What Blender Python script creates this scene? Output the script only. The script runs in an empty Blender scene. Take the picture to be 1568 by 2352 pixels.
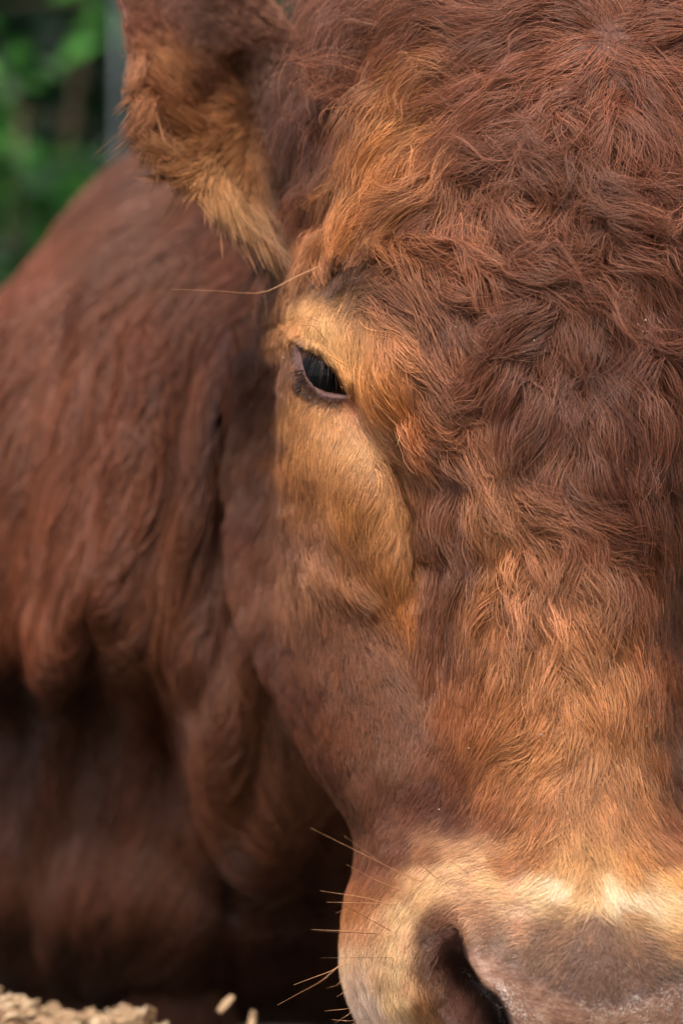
import bpy, math
import numpy as np
from mathutils import Vector

rng = np.random.default_rng(11)
sc = bpy.context.scene
COL = sc.collection
# ---------------------------------------------------------------- camera, sky, sun, exposure
K = 0.00022            # metres per picture unit (1568 x 2352) at the focus plane
D = 1.6                # camera distance to that plane
CZ = 0.80              # camera height
FOC = 36.0 * D / (2352 * K)
cam_d = bpy.data.cameras.new("camera")
cam = bpy.data.objects.new("camera", cam_d); COL.objects.link(cam)
cam.location = (0, -D, CZ); cam.rotation_euler = (math.radians(90), 0, 0)
cam_d.sensor_fit = 'VERTICAL'; cam_d.sensor_height = 36.0; cam_d.lens = FOC
cam_d.clip_start = 0.05; cam_d.clip_end = 500
cam_d.dof.use_dof = True; cam_d.dof.focus_distance = D + 0.005; cam_d.dof.aperture_fstop = 5.0
sc.camera = cam

w = bpy.data.worlds.new("World"); sc.world = w; w.use_nodes = True
nt = w.node_tree; bg = nt.nodes["Background"]
sky = nt.nodes.new("ShaderNodeTexSky"); sky.sky_type = 'NISHITA'; sky.sun_disc = False
SUN_EL, SUN_AZ = math.radians(50), math.radians(190)     # azimuth clockwise from +Y: behind the camera, to its left
sky.sun_elevation = SUN_EL; sky.sun_rotation = SUN_AZ
sky.air_density = 1.0; sky.dust_density = 4.0; sky.ozone_density = 1.0
nt.links.new(sky.outputs[0], bg.inputs[0]); bg.inputs[1].default_value = 0.098
sun_d = bpy.data.lights.new("sun", 'SUN'); sun_d.energy = 1.3; sun_d.angle = math.radians(18)
sun_d.color = (1.0, 0.93, 0.83)
sun = bpy.data.objects.new("sun", sun_d); COL.objects.link(sun)
sd = Vector((math.sin(SUN_AZ) * math.cos(SUN_EL), math.cos(SUN_AZ) * math.cos(SUN_EL), math.sin(SUN_EL)))
sun.rotation_euler = sd.to_track_quat('Z', 'Y').to_euler()
sun.location = sd * 6 + Vector((0, 0, 1))
vs = sc.view_settings; vs.view_transform = 'Standard'; vs.look = 'None'; vs.gamma = 1; vs.use_curve_mapping = False
vs.exposure = 1.4
sc.render.engine = 'CYCLES'
sc.cycles.max_bounces = 10; sc.cycles.transmission_bounces = 4; sc.cycles.glossy_bounces = 6
sc.cycles.use_denoising = True
sc.cycles_curves.shape = 'RIBBONS'

# ---------------------------------------------------------------- helpers
def pt(u, v, d):
    """point of the place seen at (u, v) of the photograph, d metres behind the focus plane"""
    s = K * (D + d) / D
    x, y, z = np.broadcast_arrays((np.asarray(u, float) - 784) * s, np.asarray(d, float), CZ - (np.asarray(v, float) - 1176) * s)
    return np.stack([x, y, z], -1)

def unproj(P):
    s = K * (D + P[..., 1]) / D
    return P[..., 0] / s + 784, 1176 - (P[..., 2] - CZ) / s

def lin(c):
    c = np.asarray(c, float) / 255.0
    return np.where(c <= 0.04045, c / 12.92, ((c + 0.055) / 1.055) ** 2.4)

def sstep(a, b, x):
    t = np.clip((x - a) / (b - a), 0, 1); return t * t * (3 - 2 * t)

class Noise:
    """smooth lattice noise in three dimensions, -1..1"""
    def __init__(self, seed):
        self.g = np.random.default_rng(seed).uniform(-1, 1, (32, 32, 32))
    def __call__(self, x, y, z=0.0):
        x, y, z = np.broadcast_arrays(np.asarray(x, float), np.asarray(y, float), np.asarray(z, float))
        xi, yi, zi = np.floor(x), np.floor(y), np.floor(z)
        fx, fy, fz = x - xi, y - yi, z - zi
        fx, fy, fz = [f * f * (3 - 2 * f) for f in (fx, fy, fz)]
        xi, yi, zi = xi.astype(int), yi.astype(int), zi.astype(int)
        r = 0
        for i in (0, 1):
            for j in (0, 1):
                for k in (0, 1):
                    wgt = (fx if i else 1 - fx) * (fy if j else 1 - fy) * (fz if k else 1 - fz)
                    r = r + wgt * self.g[(xi + i) & 31, (yi + j) & 31, (zi + k) & 31]
        return r * 1.5
N1, N2, N3, N4 = Noise(1), Noise(2), Noise(3), Noise(4)

U0, V0, ST, NU, NV = -900.0, -500.0, 12.0, 290, 300
_gu, _gv = np.meshgrid(U0 + ST * np.arange(NU), V0 + ST * np.arange(NV), indexing='ij')
def field(rows, soft=40.0, power=2.0):
    """smooth map over the coat from scattered samples (u, v, values...)"""
    A = np.array(rows, float); num = 0; den = 0
    for r in A:
        wgt = 1.0 / ((_gu - r[0]) ** 2 + (_gv - r[1]) ** 2 + soft ** 2) ** power
        num = num + wgt[..., None] * r[2:]; den = den + wgt
    return num / den[..., None]
def samp(F, u, v):
    x = np.clip((u - U0) / ST, 0, NU - 1.001); y = np.clip((v - V0) / ST, 0, NV - 1.001)
    i, j = x.astype(int), y.astype(int); fx, fy = (x - i)[..., None], (y - j)[..., None]
    return (F[i, j] * (1 - fx) * (1 - fy) + F[i + 1, j] * fx * (1 - fy) + F[i, j + 1] * (1 - fx) * fy + F[i + 1, j + 1] * fx * fy)

def poly_sdf(poly, u, v):
    """signed distance to a closed outline, positive inside"""
    P = np.array(poly, float); n = len(P); dmin = np.full(np.shape(u), 1e9); ins = np.zeros(np.shape(u), bool)
    for i in range(n):
        a, b = P[i], P[(i + 1) % n]; e = b - a
        t = np.clip(((u - a[0]) * e[0] + (v - a[1]) * e[1]) / (e @ e), 0, 1)
        dmin = np.minimum(dmin, np.hypot(u - a[0] - t * e[0], v - a[1] - t * e[1]))
        c = ((a[1] > v) != (b[1] > v)) & (u < (b[0] - a[0]) * (v - a[1]) / (b[1] - a[1] + 1e-12) + a[0])
        ins ^= c
    return np.where(ins, dmin, -dmin)
def line_dist(line, u, v):
    P = np.array(line, float); dmin = np.full(np.shape(u), 1e9)
    for i in range(len(P) - 1):
        a, b = P[i], P[i + 1]; e = b - a
        t = np.clip(((u - a[0]) * e[0] + (v - a[1]) * e[1]) / (e @ e), 0, 1)
        dmin = np.minimum(dmin, np.hypot(u - a[0] - t * e[0], v - a[1] - t * e[1]))
    return dmin

def catmull(C, x, periodic):
    n = len(C); i = np.floor(x).astype(int); t = (x - i)[:, None]
    def g(k):
        k = i + k
        return C[k % n] if periodic else C[np.clip(k, 0, n - 1)]
    sh = (len(x),) + (1,) * (C.ndim - 1); t = t.reshape(sh)
    p0, p1, p2, p3 = g(-1), g(0), g(1), g(2)
    return 0.5 * (2 * p1 + (p2 - p0) * t + (2 * p0 - 5 * p1 + 4 * p2 - p3) * t * t + (3 * p1 - p0 - 3 * p2 + p3) * t ** 3)

class Surf:
    """a lofted skin: rows run along it (open), columns run round it (closed)"""
    def __init__(self, cage, na, nb):
        C = np.array(cage, float); n, m = C.shape[:2]
        R = catmull(C, np.linspace(0, n - 1.0001, na), False)
        R = catmull(np.swapaxes(R, 0, 1), np.linspace(0, m, nb, endpoint=False), True)
        self.P = np.ascontiguousarray(np.swapaxes(R, 0, 1)); self.na, self.nb, self.m = na, nb, m
        self.mask = None
    def finish(self, inside):
        P = self.P
        self.Pa = np.gradient(P, axis=0)
        self.Pb = (np.roll(P, -1, 1) - np.roll(P, 1, 1)) * 0.5
        N = np.cross(self.Pa, self.Pb); L = np.linalg.norm(N, axis=-1)
        self.area = L
        N = N / (L[..., None] + 1e-12)
        c = P - np.asarray(inside(P) if callable(inside) else inside)
        if (N * c).sum() < 0: N = -N
        for _ in range(6):
            N[1:-1] = (N[:-2] + N[2:] + 2 * N[1:-1]) / 4
            N = (np.roll(N, 1, 1) + np.roll(N, -1, 1) + 2 * N) / 4
        self.N = N / (np.linalg.norm(N, axis=-1, keepdims=True) + 1e-12)
        self.U, self.V = unproj(P)
        self.stack = np.concatenate([P, self.N, self.Pa, self.Pb], -1)
    def at(self, a, b):
        a = np.clip(a, 0, self.na - 1.001); b = np.mod(b, self.nb)
        i, j = a.astype(int), b.astype(int); j %= self.nb; j1 = (j + 1) % self.nb
        fa, fb = (a - i)[..., None], (b - np.floor(b))[..., None]; S = self.stack
        return S[i, j] * (1 - fa) * (1 - fb) + S[i + 1, j] * fa * (1 - fb) + S[i, j1] * (1 - fa) * fb + S[i + 1, j1] * fa * fb
    def faces(self, off):
        i, j = np.meshgrid(np.arange(self.na - 1), np.arange(self.nb), indexing='ij'); j1 = (j + 1) % self.nb
        q = np.stack([i * self.nb + j, i * self.nb + j1, (i + 1) * self.nb + j1, (i + 1) * self.nb + j], -1).reshape(-1, 4) + off
        return q

def link(name, data, parent=None, mat=None):
    o = bpy.data.objects.new(name, data); COL.objects.link(o)
    if mat is not None: data.materials.append(mat)
    if parent is not None: o.parent = parent
    return o
def tag(o, label=None, cat=None, group=None, kind=None):
    for k, x in (("label", label), ("category", cat), ("group", group), ("kind", kind)):
        if x: o[k] = x
    return o
def mesh_np(name, verts, quads, smooth=True, tris=None):
    me = bpy.data.meshes.new(name)
    verts = np.asarray(verts, np.float32)
    nq = 0 if quads is None else len(quads); ntri = 0 if tris is None else len(tris)
    me.vertices.add(len(verts)); me.vertices.foreach_set('co', verts.ravel())
    loops = np.concatenate([x.ravel() for x in ((quads if nq else np.zeros((0, 4), int)), (tris if ntri else np.zeros((0, 3), int)))])
    me.loops.add(len(loops)); me.loops.foreach_set('vertex_index', loops.astype(np.int32))
    me.polygons.add(nq + ntri)
    st = np.concatenate([np.arange(nq) * 4, nq * 4 + np.arange(ntri) * 3]); tot = np.concatenate([np.full(nq, 4), np.full(ntri, 3)])
    me.polygons.foreach_set('loop_start', st.astype(np.int32)); me.polygons.foreach_set('loop_total', tot.astype(np.int32))
    me.polygons.foreach_set('use_smooth', np.full(nq + ntri, smooth))
    me.update(calc_edges=True); me.validate(); return me
def set_col(me, name, cols):
    a = me.attributes.new(name, 'FLOAT_COLOR', 'POINT')
    a.data.foreach_set('color', np.concatenate([cols, np.ones((len(cols), 1))], 1).astype(np.float32).ravel())

def mat_new(name):
    m = bpy.data.materials.new(name); m.use_nodes = True; return m, m.node_tree, m.node_tree.nodes["Principled BSDF"]
def N_(t, kind, **kw):
    n = t.nodes.new(kind)
    for k, x in kw.items():
        if k in n.inputs.keys(): n.inputs[k].default_value = x
        else: setattr(n, k, x)
    return n
def ramp(t, fac, stops):
    r = t.nodes.new("ShaderNodeValToRGB"); e = r.color_ramp.elements
    while len(e) < len(stops): e.new(0.5)
    for k, (p, c) in enumerate(stops): e[k].position = p; e[k].color = (*c, 1)
    t.links.new(fac, r.inputs[0]); return r.outputs[0]
def simple_mat(name, color, rough=0.6, noise=None, bump=0.0, scale=30.0, spec=0.5):
    m, t, b = mat_new(name); b.inputs["Roughness"].default_value = rough; b.inputs["Specular IOR Level"].default_value = spec
    if noise is None: b.inputs["Base Color"].default_value = (*color, 1)
    else:
        tc = N_(t, "ShaderNodeTexCoord"); n = N_(t, "ShaderNodeTexNoise", Scale=scale, Detail=6.0)
        t.links.new(tc.outputs["Object"], n.inputs["Vector"])
        t.links.new(ramp(t, n.outputs[0], [(0.3, color), (0.7, noise)]), b.inputs["Base Color"])
        if bump:
            bp = N_(t, "ShaderNodeBump", Strength=bump); bp.inputs["Distance"].default_value = 0.01
            t.links.new(n.outputs[0], bp.inputs["Height"]); t.links.new(bp.outputs[0], b.inputs["Normal"])
    return m

# ---------------------------------------------------------------- the setting
g = np.linspace(-1, 1, 161); gx = np.sign(g) * np.abs(g) ** 2.2 * 90
X, Y = np.meshgrid(gx, gx + 3, indexing='ij'); Z = 0.02 * N1(X * 1.3, Y * 1.3) + 0.008 * N2(X * 6, Y * 6)
ii, jj = np.meshgrid(np.arange(160), np.arange(160), indexing='ij')
q = np.stack([ii * 161 + jj, (ii + 1) * 161 + jj, (ii + 1) * 161 + jj + 1, ii * 161 + jj + 1], -1).reshape(-1, 4)
ground = link('ground', mesh_np('ground', np.stack([X, Y, Z], -1).reshape(-1, 3), q), None,
              simple_mat('soil', (0.035, 0.025, 0.016), 0.95, (0.07, 0.06, 0.03), 0.5, 4.0))
tag(ground, kind='structure')

def leaf_cloud(centres, sizes, nrm_bias=0.3, seed=0):
    """many separate leaves: each a pointed, folded blade of two rows of faces"""
    r = np.random.default_rng(seed); n = len(centres)
    d = r.normal(size=(n, 3)); d[:, 2] -= 0.5; d /= np.linalg.norm(d, axis=1, keepdims=True)
    nn = r.normal(size=(n, 3)); nn[:, 1] -= nrm_bias; nn[:, 2] += nrm_bias * 1.5
    s = np.cross(d, nn); s /= np.linalg.norm(s, axis=1, keepdims=True); nn = np.cross(s, d)
    L = sizes[:, None]; W = L * r.uniform(0.22, 0.36, (n, 1))
    prof = [(0, 0, 0), (0.3, 0.85, .04), (0.65, 0.8, .0), (1.0, 0.0, -.12)]
    V = []
    for t, ww, hh in prof:
        mid = centres + d * L * t + nn * L * hh
        V += [mid + s * W * ww + nn * W * 0.25 * ww, mid, mid - s * W * ww + nn * W * 0.25 * ww]
    V = np.stack(V, 1).reshape(-1, 3); o = (np.arange(n) * 12)[:, None]
    Q = np.concatenate([o + np.array([[3 * k + a, 3 * k + a + 1, 3 * k + a + 4, 3 * k + a + 3]]) for k in range(3) for a in (0, 1)])
    return V, Q
def leaf_mat(name, c1, c2, c3):
    m, t, b = mat_new(name)
    a = N_(t, "ShaderNodeAttribute", attribute_name='tone')
    col = ramp(t, a.outputs["Fac"], [(0.0, c1), (0.6, c2), (0.96, c3), (1.0, (.42, .55, .5))])  # last stop paints sky reflections as a whitish leaf colour
    t.links.new(col, b.inputs["Base Color"]); b.inputs["Roughness"].default_value = 0.38
    tr = N_(t, "ShaderNodeBsdfTranslucent"); t.links.new(col, tr.inputs[0])
    mx = N_(t, "ShaderNodeMixShader"); mx.inputs[0].default_value = 0.5
    out = t.nodes["Material Output"]; t.links.new(b.outputs[0], mx.inputs[1]); t.links.new(tr.outputs[0], mx.inputs[2]); t.links.new(mx.outputs[0], out.inputs[0])
    return m
bark = simple_mat('bark', (0.05, 0.032, 0.02), 0.9, (0.12, 0.08, 0.05), 0.6, 40.0)
def tube(path, radii, sides=8):
    P = np.asarray(path, float); n = len(P); T = np.gradient(P, axis=0); T /= np.linalg.norm(T, axis=1, keepdims=True) + 1e-12
    ref = np.where(np.abs(T[:, 2:3]) > 0.9, [[1., 0, 0]], [[0, 0, 1.]]); A = np.cross(T, ref); A /= np.linalg.norm(A, axis=1, keepdims=True); B = np.cross(T, A)
    th = np.arange(sides) * 2 * math.pi / sides
    V = P[:, None] + np.asarray(radii)[:, None, None] * (A[:, None] * np.cos(th)[None, :, None] + B[:, None] * np.sin(th)[None, :, None])
    i, j = np.meshgrid(np.arange(n - 1), np.arange(sides), indexing='ij'); j1 = (j + 1) % sides
    Q = np.stack([i * sides + j, i * sides + j1, (i + 1) * sides + j1, (i + 1) * sides + j], -1).reshape(-1, 4)
    V = V.reshape(-1, 3); c = len(V); V = np.vstack([V, P[0], P[-1]])
    k = np.arange(sides); k1 = (k + 1) % sides
    T3 = np.concatenate([np.stack([k1, k, np.full(sides, c)], -1), np.stack([(n - 1) * sides + k, (n - 1) * sides + k1, np.full(sides, c + 1)], -1)])
    return V, Q, T3
def merge(parts):
    V, Q, T = [], [], []; off = 0
    for p in parts:
        V.append(p[0]); 
        if p[1] is not None and len(p[1]): Q.append(p[1] + off)
        if len(p) > 2 and p[2] is not None and len(p[2]): T.append(p[2] + off)
        off += len(p[0])
    return np.vstack(V), (np.vstack(Q) if Q else None), (np.vstack(T) if T else None)

def bush(label, cx, cy, rx, ry, h, n, size, mat, seed, group):
    r = np.random.default_rng(seed)
    e = bpy.data.objects.new('bush', None); COL.objects.link(e); e.location = (cx, cy, 0); tag(e, label, 'bush', group)
    stems = []
    heads = []
    for k in range(16):
        th = r.uniform(0, 6.28); rr = r.uniform(0.1, 0.85)
        top = np.array([rx * rr * math.cos(th), ry * rr * math.sin(th), h * r.uniform(0.6, 0.97)])
        t = np.linspace(0, 1, 8)[:, None]
        path = t * top + np.stack([0.05 * np.sin(5 * t[:, 0] + k), 0.05 * np.cos(4 * t[:, 0] + k), 0 * t[:, 0]], -1) * t
        stems.append(tube(path, np.linspace(0.018, 0.005, 8), 6)); heads.append(path)
        for j in (3, 4, 5, 6):
            p0 = path[j]; dd = r.normal(size=3) * [1, 1, .5]; dd /= np.linalg.norm(dd); p1 = p0 + dd * r.uniform(0.15, 0.4)
            tw = np.linspace(p0, p1, 5); stems.append(tube(tw, np.linspace(0.006, 0.002, 5), 5))
    V, Q, T = merge(stems); link('branches', mesh_np('branches', V, Q, True, T), e, bark)
    d = r.normal(size=(n, 3)); d /= np.linalg.norm(d, axis=1, keepdims=True)
    rad = r.uniform(0.25, 1, (n, 1)) ** 0.45
    lump = 1 + 0.16 * N3(d[:, 0:1] * 3 + seed, d[:, 1:2] * 3, d[:, 2:3] * 3)
    c = d * rad * lump * [rx, ry, h * .5] + [0, 0, h * .5]
    keep = (N2(c[:, 0] * 5 + seed, c[:, 1] * 5, c[:, 2] * 5) > -0.45) & (c[:, 2] > 0.03); c = c[keep]
    V, Q = leaf_cloud(c, r.uniform(0.6, 1.3, len(c)) * size, 0.4, seed)
    me = mesh_np('foliage', V, Q); a = me.attributes.new('tone', 'FLOAT', 'POINT')
    tone = np.clip(0.66 + 0.8 * N4(c[:, 0] * 4, c[:, 1] * 4, c[:, 2] * 4) + r.normal(0, 0.16, len(c)), 0, 1)
    a.data.foreach_set('value', np.repeat(tone, 12).astype(np.float32))
    link('foliage', me, e, mat)
    return e
LEAF = leaf_mat('leaf', (0.016, 0.045, 0.016), (0.12, 0.38, 0.07), (0.50, 0.85, 0.25))
LEAFD = leaf_mat('leaf_dark', (0.006, 0.018, 0.009), (0.015, 0.05, 0.02), (0.04, 0.12, 0.035))
# dark evergreen hedge across the back
def hedge():
    e = bpy.data.objects.new('hedge', None); COL.objects.link(e); e.location = (0, 5.6, 0)
    tag(e, 'long dense dark green hedge closing off the background behind the bushes', 'hedge')
    nx, nz = 120, 30; u, v = np.meshgrid(np.linspace(0, 1, nx), np.arange(nz) / nz * 2 * math.pi, indexing='ij')
    r_ = 1 + 0.15 * N1(u * 40, np.cos(v) * 2 + 5, np.sin(v) * 2)
    cap = np.clip(np.minimum(u, 1 - u) * 30, 0.02, 1)
    P = np.stack([(u - .5) * 16, -0.62 * np.cos(v) * r_ * cap, 1.45 + 1.45 * np.sin(v) * r_ * cap], -1)
    i, j = np.meshgrid(np.arange(nx - 1), np.arange(nz), indexing='ij'); j1 = (j + 1) % nz
    Q = np.stack([i * nz + j, i * nz + j1, (i + 1) * nz + j1, (i + 1) * nz + j], -1).reshape(-1, 4)
    link('hedge_core', mesh_np('hedge_core', P.reshape(-1, 3), Q), e, simple_mat('hedge_core', (0.006, 0.014, 0.008), 1.0))
    r = np.random.default_rng(5); n = 26000; uu = r.uniform(0, 1, n); th = r.uniform(0, 2 * math.pi, n)
    rr = r.uniform(0.98, 1.22, n)
    c = np.stack([(uu - .5) * 16, -0.66 * np.cos(th) * rr, 1.45 + 1.5 * np.sin(th) * rr], -1); c = c[c[:, 2] > 0.02]
    V, Q = leaf_cloud(c, r.uniform(0.05, 0.1, len(c)), 0.4, 8); me = mesh_np('foliage', V, Q)
    a = me.attributes.new('tone', 'FLOAT', 'POINT'); a.data.foreach_set('value', np.repeat(r.uniform(0, .9, len(c)), 12).astype(np.float32))
    link('foliage', me, e, LEAFD)
hedge()
bush('bright green leafy bush behind the ear at the upper left', -0.70, 3.55, 0.7, 0.45, 2.3, 8000, 0.075, LEAF, 21, 'leafy bushes behind the cow')
bush('darker green leafy bush seen in the gap between the ear and the forehead curls', 0.35, 3.9, 0.7, 0.5, 2.2, 6000, 0.055, LEAFD, 22, None)
# grey fence post just left of the ear
def post():
    x, y = pt(270, 300, 2.75)[:2]
    prof = np.linspace([x, y, -0.1], [x, y, 1.50], 14)
    V, Q, T = tube(prof, np.full(14, 0.005), 16)
    e = bpy.data.objects.new('fence_post', None); COL.objects.link(e); e.location = (x, y, 0)
    V = V - [x, y, 0]
    gm = simple_mat('galvanised_steel', (0.09, 0.115, 0.115), 0.7, (0.065, 0.085, 0.085), 0.1, 60.0)
    link('post', mesh_np('post', V, Q, True, T), e, gm)
    V, Q, T = tube([(0, 0, 1.50), (0, 0, 1.51), (0, 0, 1.52), (0, 0, 1.525)], [0.009, 0.009, 0.007, 0.003], 16)
    link('post_cap', mesh_np('post_cap', V, Q, True, T), e, gm)
    tag(e, 'slim pale grey metal fence post standing just left of the ear', 'fence post')
post()

# ---------------------------------------------------------------- the cow: cages (u, v, d) measured from the photograph
HC = [  # head rows: v, then 14 (u, d) from the left outline over the face to the right outline
 (-120, [(960,.20),(985,.15),(1030,.12),(1090,.11),(1160,.10),(1220,.095),(1290,.09),(1350,.09),(1410,.09),(1480,.09),(1560,.10),(1640,.12),(1700,.15),(1740,.20)]),
 (-60, [(900,.19),(930,.14),(970,.11),(1010,.075),(1090,.06),(1170,.055),(1250,.05),(1330,.045),(1410,.045),(1500,.05),(1620,.06),(1760,.10),(1860,.15),(1900,.20)]),
 (60,  [(838,.18),(862,.13),(905,.09),(960,.055),(1050,.035),(1140,.025),(1230,.02),(1320,.015),(1410,.015),(1520,.02),(1660,.04),(1820,.08),(1950,.13),(1995,.19)]),
 (280, [(742,.17),(775,.12),(838,.075),(920,.04),(1020,.02),(1120,.005),(1220,-.005),(1310,-.01),(1400,-.01),(1510,-.005),(1650,.02),(1830,.07),(1980,.12),(2030,.18)]),
 (500, [(690,.17),(724,.11),(772,.07),(850,.04),(950,.02),(1060,0),(1170,-.015),(1280,-.022),(1380,-.022),(1500,-.015),(1640,.01),(1820,.06),(1975,.12),(2020,.18)]),
 (660, [(645,.18),(680,.12),(712,.082),(775,.05),(870,.022),(1000,0),(1130,-.018),(1250,-.026),(1365,-.026),(1490,-.018),(1620,.01),(1790,.06),(1950,.12),(2010,.18)]),
 (770, [(600,.23),(662,.155),(682,.088),(735,.055),(840,.022),(970,.004),(1110,-.018),(1240,-.028),(1355,-.028),(1480,-.018),(1610,.01),(1790,.06),(1960,.12),(2040,.19)]),
 (870, [(562,.25),(648,.18),(664,.088),(730,.055),(835,.03),(960,.008),(1110,-.016),(1240,-.028),(1350,-.028),(1470,-.018),(1590,.012),(1770,.06),(1950,.12),(2050,.20)]),
 (980, [(545,.26),(640,.19),(654,.09),(735,.05),(840,.034),(940,.022),(1100,-.010),(1235,-.028),(1345,-.029),(1455,-.018),(1565,.014),(1720,.07),(1900,.12),(2030,.20)]),
 (1130,[(530,.26),(640,.19),(660,.097),(745,.052),(860,.03),(948,.038),(1080,.000),(1220,-.025),(1338,-.030),(1445,-.018),(1545,.016),(1660,.08),(1850,.13),(1990,.20)]),
 (1280,[(535,.25),(640,.18),(675,.112),(765,.062),(885,.036),(965,.048),(1075,.006),(1210,-.021),(1332,-.029),(1440,-.018),(1533,.016),(1610,.085),(1780,.14),(1920,.20)]),
 (1430,[(560,.23),(645,.165),(700,.115),(795,.072),(900,.052),(975,.045),(1075,.008),(1205,-.02),(1330,-.029),(1440,-.018),(1528,.016),(1582,.085),(1700,.14),(1850,.20)]),
 (1600,[(636,.19),(692,.14),(740,.105),(830,.072),(920,.054),(985,.045),(1075,.010),(1200,-.02),(1328,-.029),(1440,-.018),(1527,.016),(1565,.075),(1650,.12),(1770,.19)]),
 (1760,[(718,.17),(756,.13),(795,.095),(865,.068),(935,.048),(990,.036),(1075,.008),(1200,-.022),(1330,-.031),(1442,-.020),(1530,.012),(1565,.06),(1620,.11),(1710,.17)]),
 (1890,[(810,.15),(828,.115),(850,.08),(905,.055),(965,.034),(1020,.018),(1095,-.004),(1210,-.030),(1338,-.038),(1455,-.028),(1548,.002),(1595,.045),(1640,.09),(1700,.15)]),
 (1980,[(818,.14),(836,.095),(868,.055),(925,.025),(985,-.002),(1050,-.018),(1125,-.030),(1235,-.042),(1350,-.047),(1470,-.038),(1580,-.012),(1660,.03),(1730,.08),(1770,.14)]),
 (2080,[(797,.13),(812,.085),(842,.042),(905,.006),(968,-.020),(1040,-.035),(1130,-.046),(1245,-.056),(1364,-.060),(1490,-.052),(1605,-.034),(1720,.0),(1815,.06),(1850,.13)]),
 (2190,[(788,.13),(800,.082),(828,.036),(895,-.002),(965,-.030),(1045,-.044),(1135,-.054),(1250,-.064),(1370,-.067),(1495,-.062),(1620,-.045),(1745,-.010),(1850,.055),(1890,.13)]),
 (2290,[(806,.13),(820,.082),(850,.036),(912,-.002),(975,-.030),(1050,-.046),(1140,-.055),(1255,-.064),(1372,-.067),(1497,-.062),(1622,-.045),(1745,-.010),(1845,.055),(1885,.13)]),
 (2400,[(862,.13),(880,.085),(915,.04),(970,.006),(1025,-.020),(1085,-.038),(1165,-.048),(1265,-.056),(1373,-.058),(1490,-.054),(1600,-.038),(1710,.0),(1800,.06),(1840,.13)]),
 (2520,[(930,.13),(950,.09),(985,.05),(1030,.024),(1080,.006),(1135,-.008),(1200,-.018),(1285,-.024),(1374,-.026),(1470,-.022),(1560,-.01),(1650,.03),(1730,.08),(1770,.13)]),
 (2620,[(1040,.15),(1060,.11),(1090,.09),(1130,.07),(1170,.055),(1210,.045),(1260,.035),(1315,.03),(1374,.03),(1435,.03),(1500,.04),(1570,.07),(1640,.10),(1670,.15)]),
 (2650,[(1300,.16),(1310,.14),(1320,.13),(1335,.12),(1350,.12),(1360,.115),(1365,.11),(1370,.11),(1375,.11),(1380,.11),(1390,.11),(1400,.12),(1410,.14),(1420,.16)]),
]
cage = []
for v, cs in HC:
    if 1100 < v < 1900: cs = [(u - {9: 16, 10: 32, 11: 32}.get(k, 0), d) for k, (u, d) in enumerate(cs)]
    row = [pt(u, v, d) for u, d in cs]
    L, R = row[0], row[-1]; deep = 0.10 if v < 1500 else (0.07 if v > 2500 else 0.09)
    mid = (L + R) / 2
    for f, dd in ((0.92, 0.5), (0.6, 0.92), (0.0, 1.05), (-0.6, 0.92), (-0.92, 0.5)):
        p = mid + (R - mid) * f; p = p.copy(); p[1] = mid[1] + deep * dd; row.append(p)
    cage.append(row)
head = Surf(cage, 900, 560)
M_BACK = 13 / 19 * head.nb          # columns beyond this belong to the rear of the head
U, V = unproj(head.P); front = np.broadcast_to(np.arange(head.nb) < M_BACK, U.shape)
EYE = [(690,804),(712,804),(736,815),(758,832),(779,853),(794,879),(801,906),(775,905),(748,901),(722,887),(705,866),(696,838)]
NOSTRIL = [(1000,2112),(1040,2122),(1060,2140),(1067,2165),(1072,2185),(1078,2212),(1107,2260),(1143,2287),(1170,2332),(1184,2390),(1165,2440),(1110,2450),(1040,2420),(985,2330),(965,2240),(965,2170),(978,2130)]
NR = [(1040,2122),(1060,2140),(1067,2165),(1072,2185),(1078,2212),(1107,2260),(1143,2287),(1170,2332),(1184,2390),(1165,2440)]
NLft = [(1110,2450),(1040,2420),(985,2330),(965,2240),(965,2170),(978,2130),(1000,2112),(1040,2122)]
se = poly_sdf(EYE, U, V); sn = poly_sdf(NOSTRIL, U, V); 
dy = np.zeros(U.shape)
below = V > 806 + (U - 692) * 0.92                                      # lower lid side
rim = np.exp(-((se + 9) / 8.0) ** 2); dy -= front * np.where(below, 0.0022, 0.0040) * rim
dy += front * 0.0025 * np.exp(-((se + 34) / 12.0) ** 2) * below          # pouch crease under the lid
dy -= front * 0.009 * np.exp(-(((U - 715) / 42) ** 2 + ((V - 745) / 50) ** 2))    # pale ridge over the eye
dy -= front * 0.012 * np.exp(-(((U - 870) / 75) ** 2 + ((V - 860) / 95) ** 2))    # furry pad beside the eye
dy += front * 0.006 * np.exp(-(((U - 768) / 30) ** 2 + ((V - 645) / 55) ** 2))    # small hollow over the brow
EYED = 0.0515; ER = 0.0185; EC = pt(748, 866, EYED + ER)          # eyeball centre; its front lies at EYED
_x, _z = pt(U, V, EYED)[..., 0], pt(U, V, EYED)[..., 2]; _r2 = (_x - EC[0]) ** 2 + (_z - EC[2]) ** 2
ballf = EC[1] - np.sqrt(np.maximum(ER ** 2 - _r2, (ER * .25) ** 2))
crease = line_dist([(806,918),(850,1000),(905,1090),(940,1180),(952,1280),(955,1370)], U, V)
dy += front * 0.008 * np.exp(-(crease / 26) ** 2)
side = (U - (800 + (V - 918) * 0.42)) < 0
dy -= front * 0.007 * np.exp(-(((U - 830) / 90) ** 2 + ((V - 1080) / 170) ** 2))  # cheekbone
dl, dr = line_dist(NLft, U, V), line_dist(NR, U, V)
tn_ = dl / (dl + dr + 1e-6); dy += front * (sn > 0) * 0.052 * sstep(0.0, .85, tn_) ** 1.1 * sstep(0, 8, dr) * (0.08 + .92 * sstep(2125, 2300, V))
dy -= front * 0.0012 * np.exp(-((sn + 12) / 12) ** 2) * (U > 1050)         # rolled inner wing of the nostril
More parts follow.
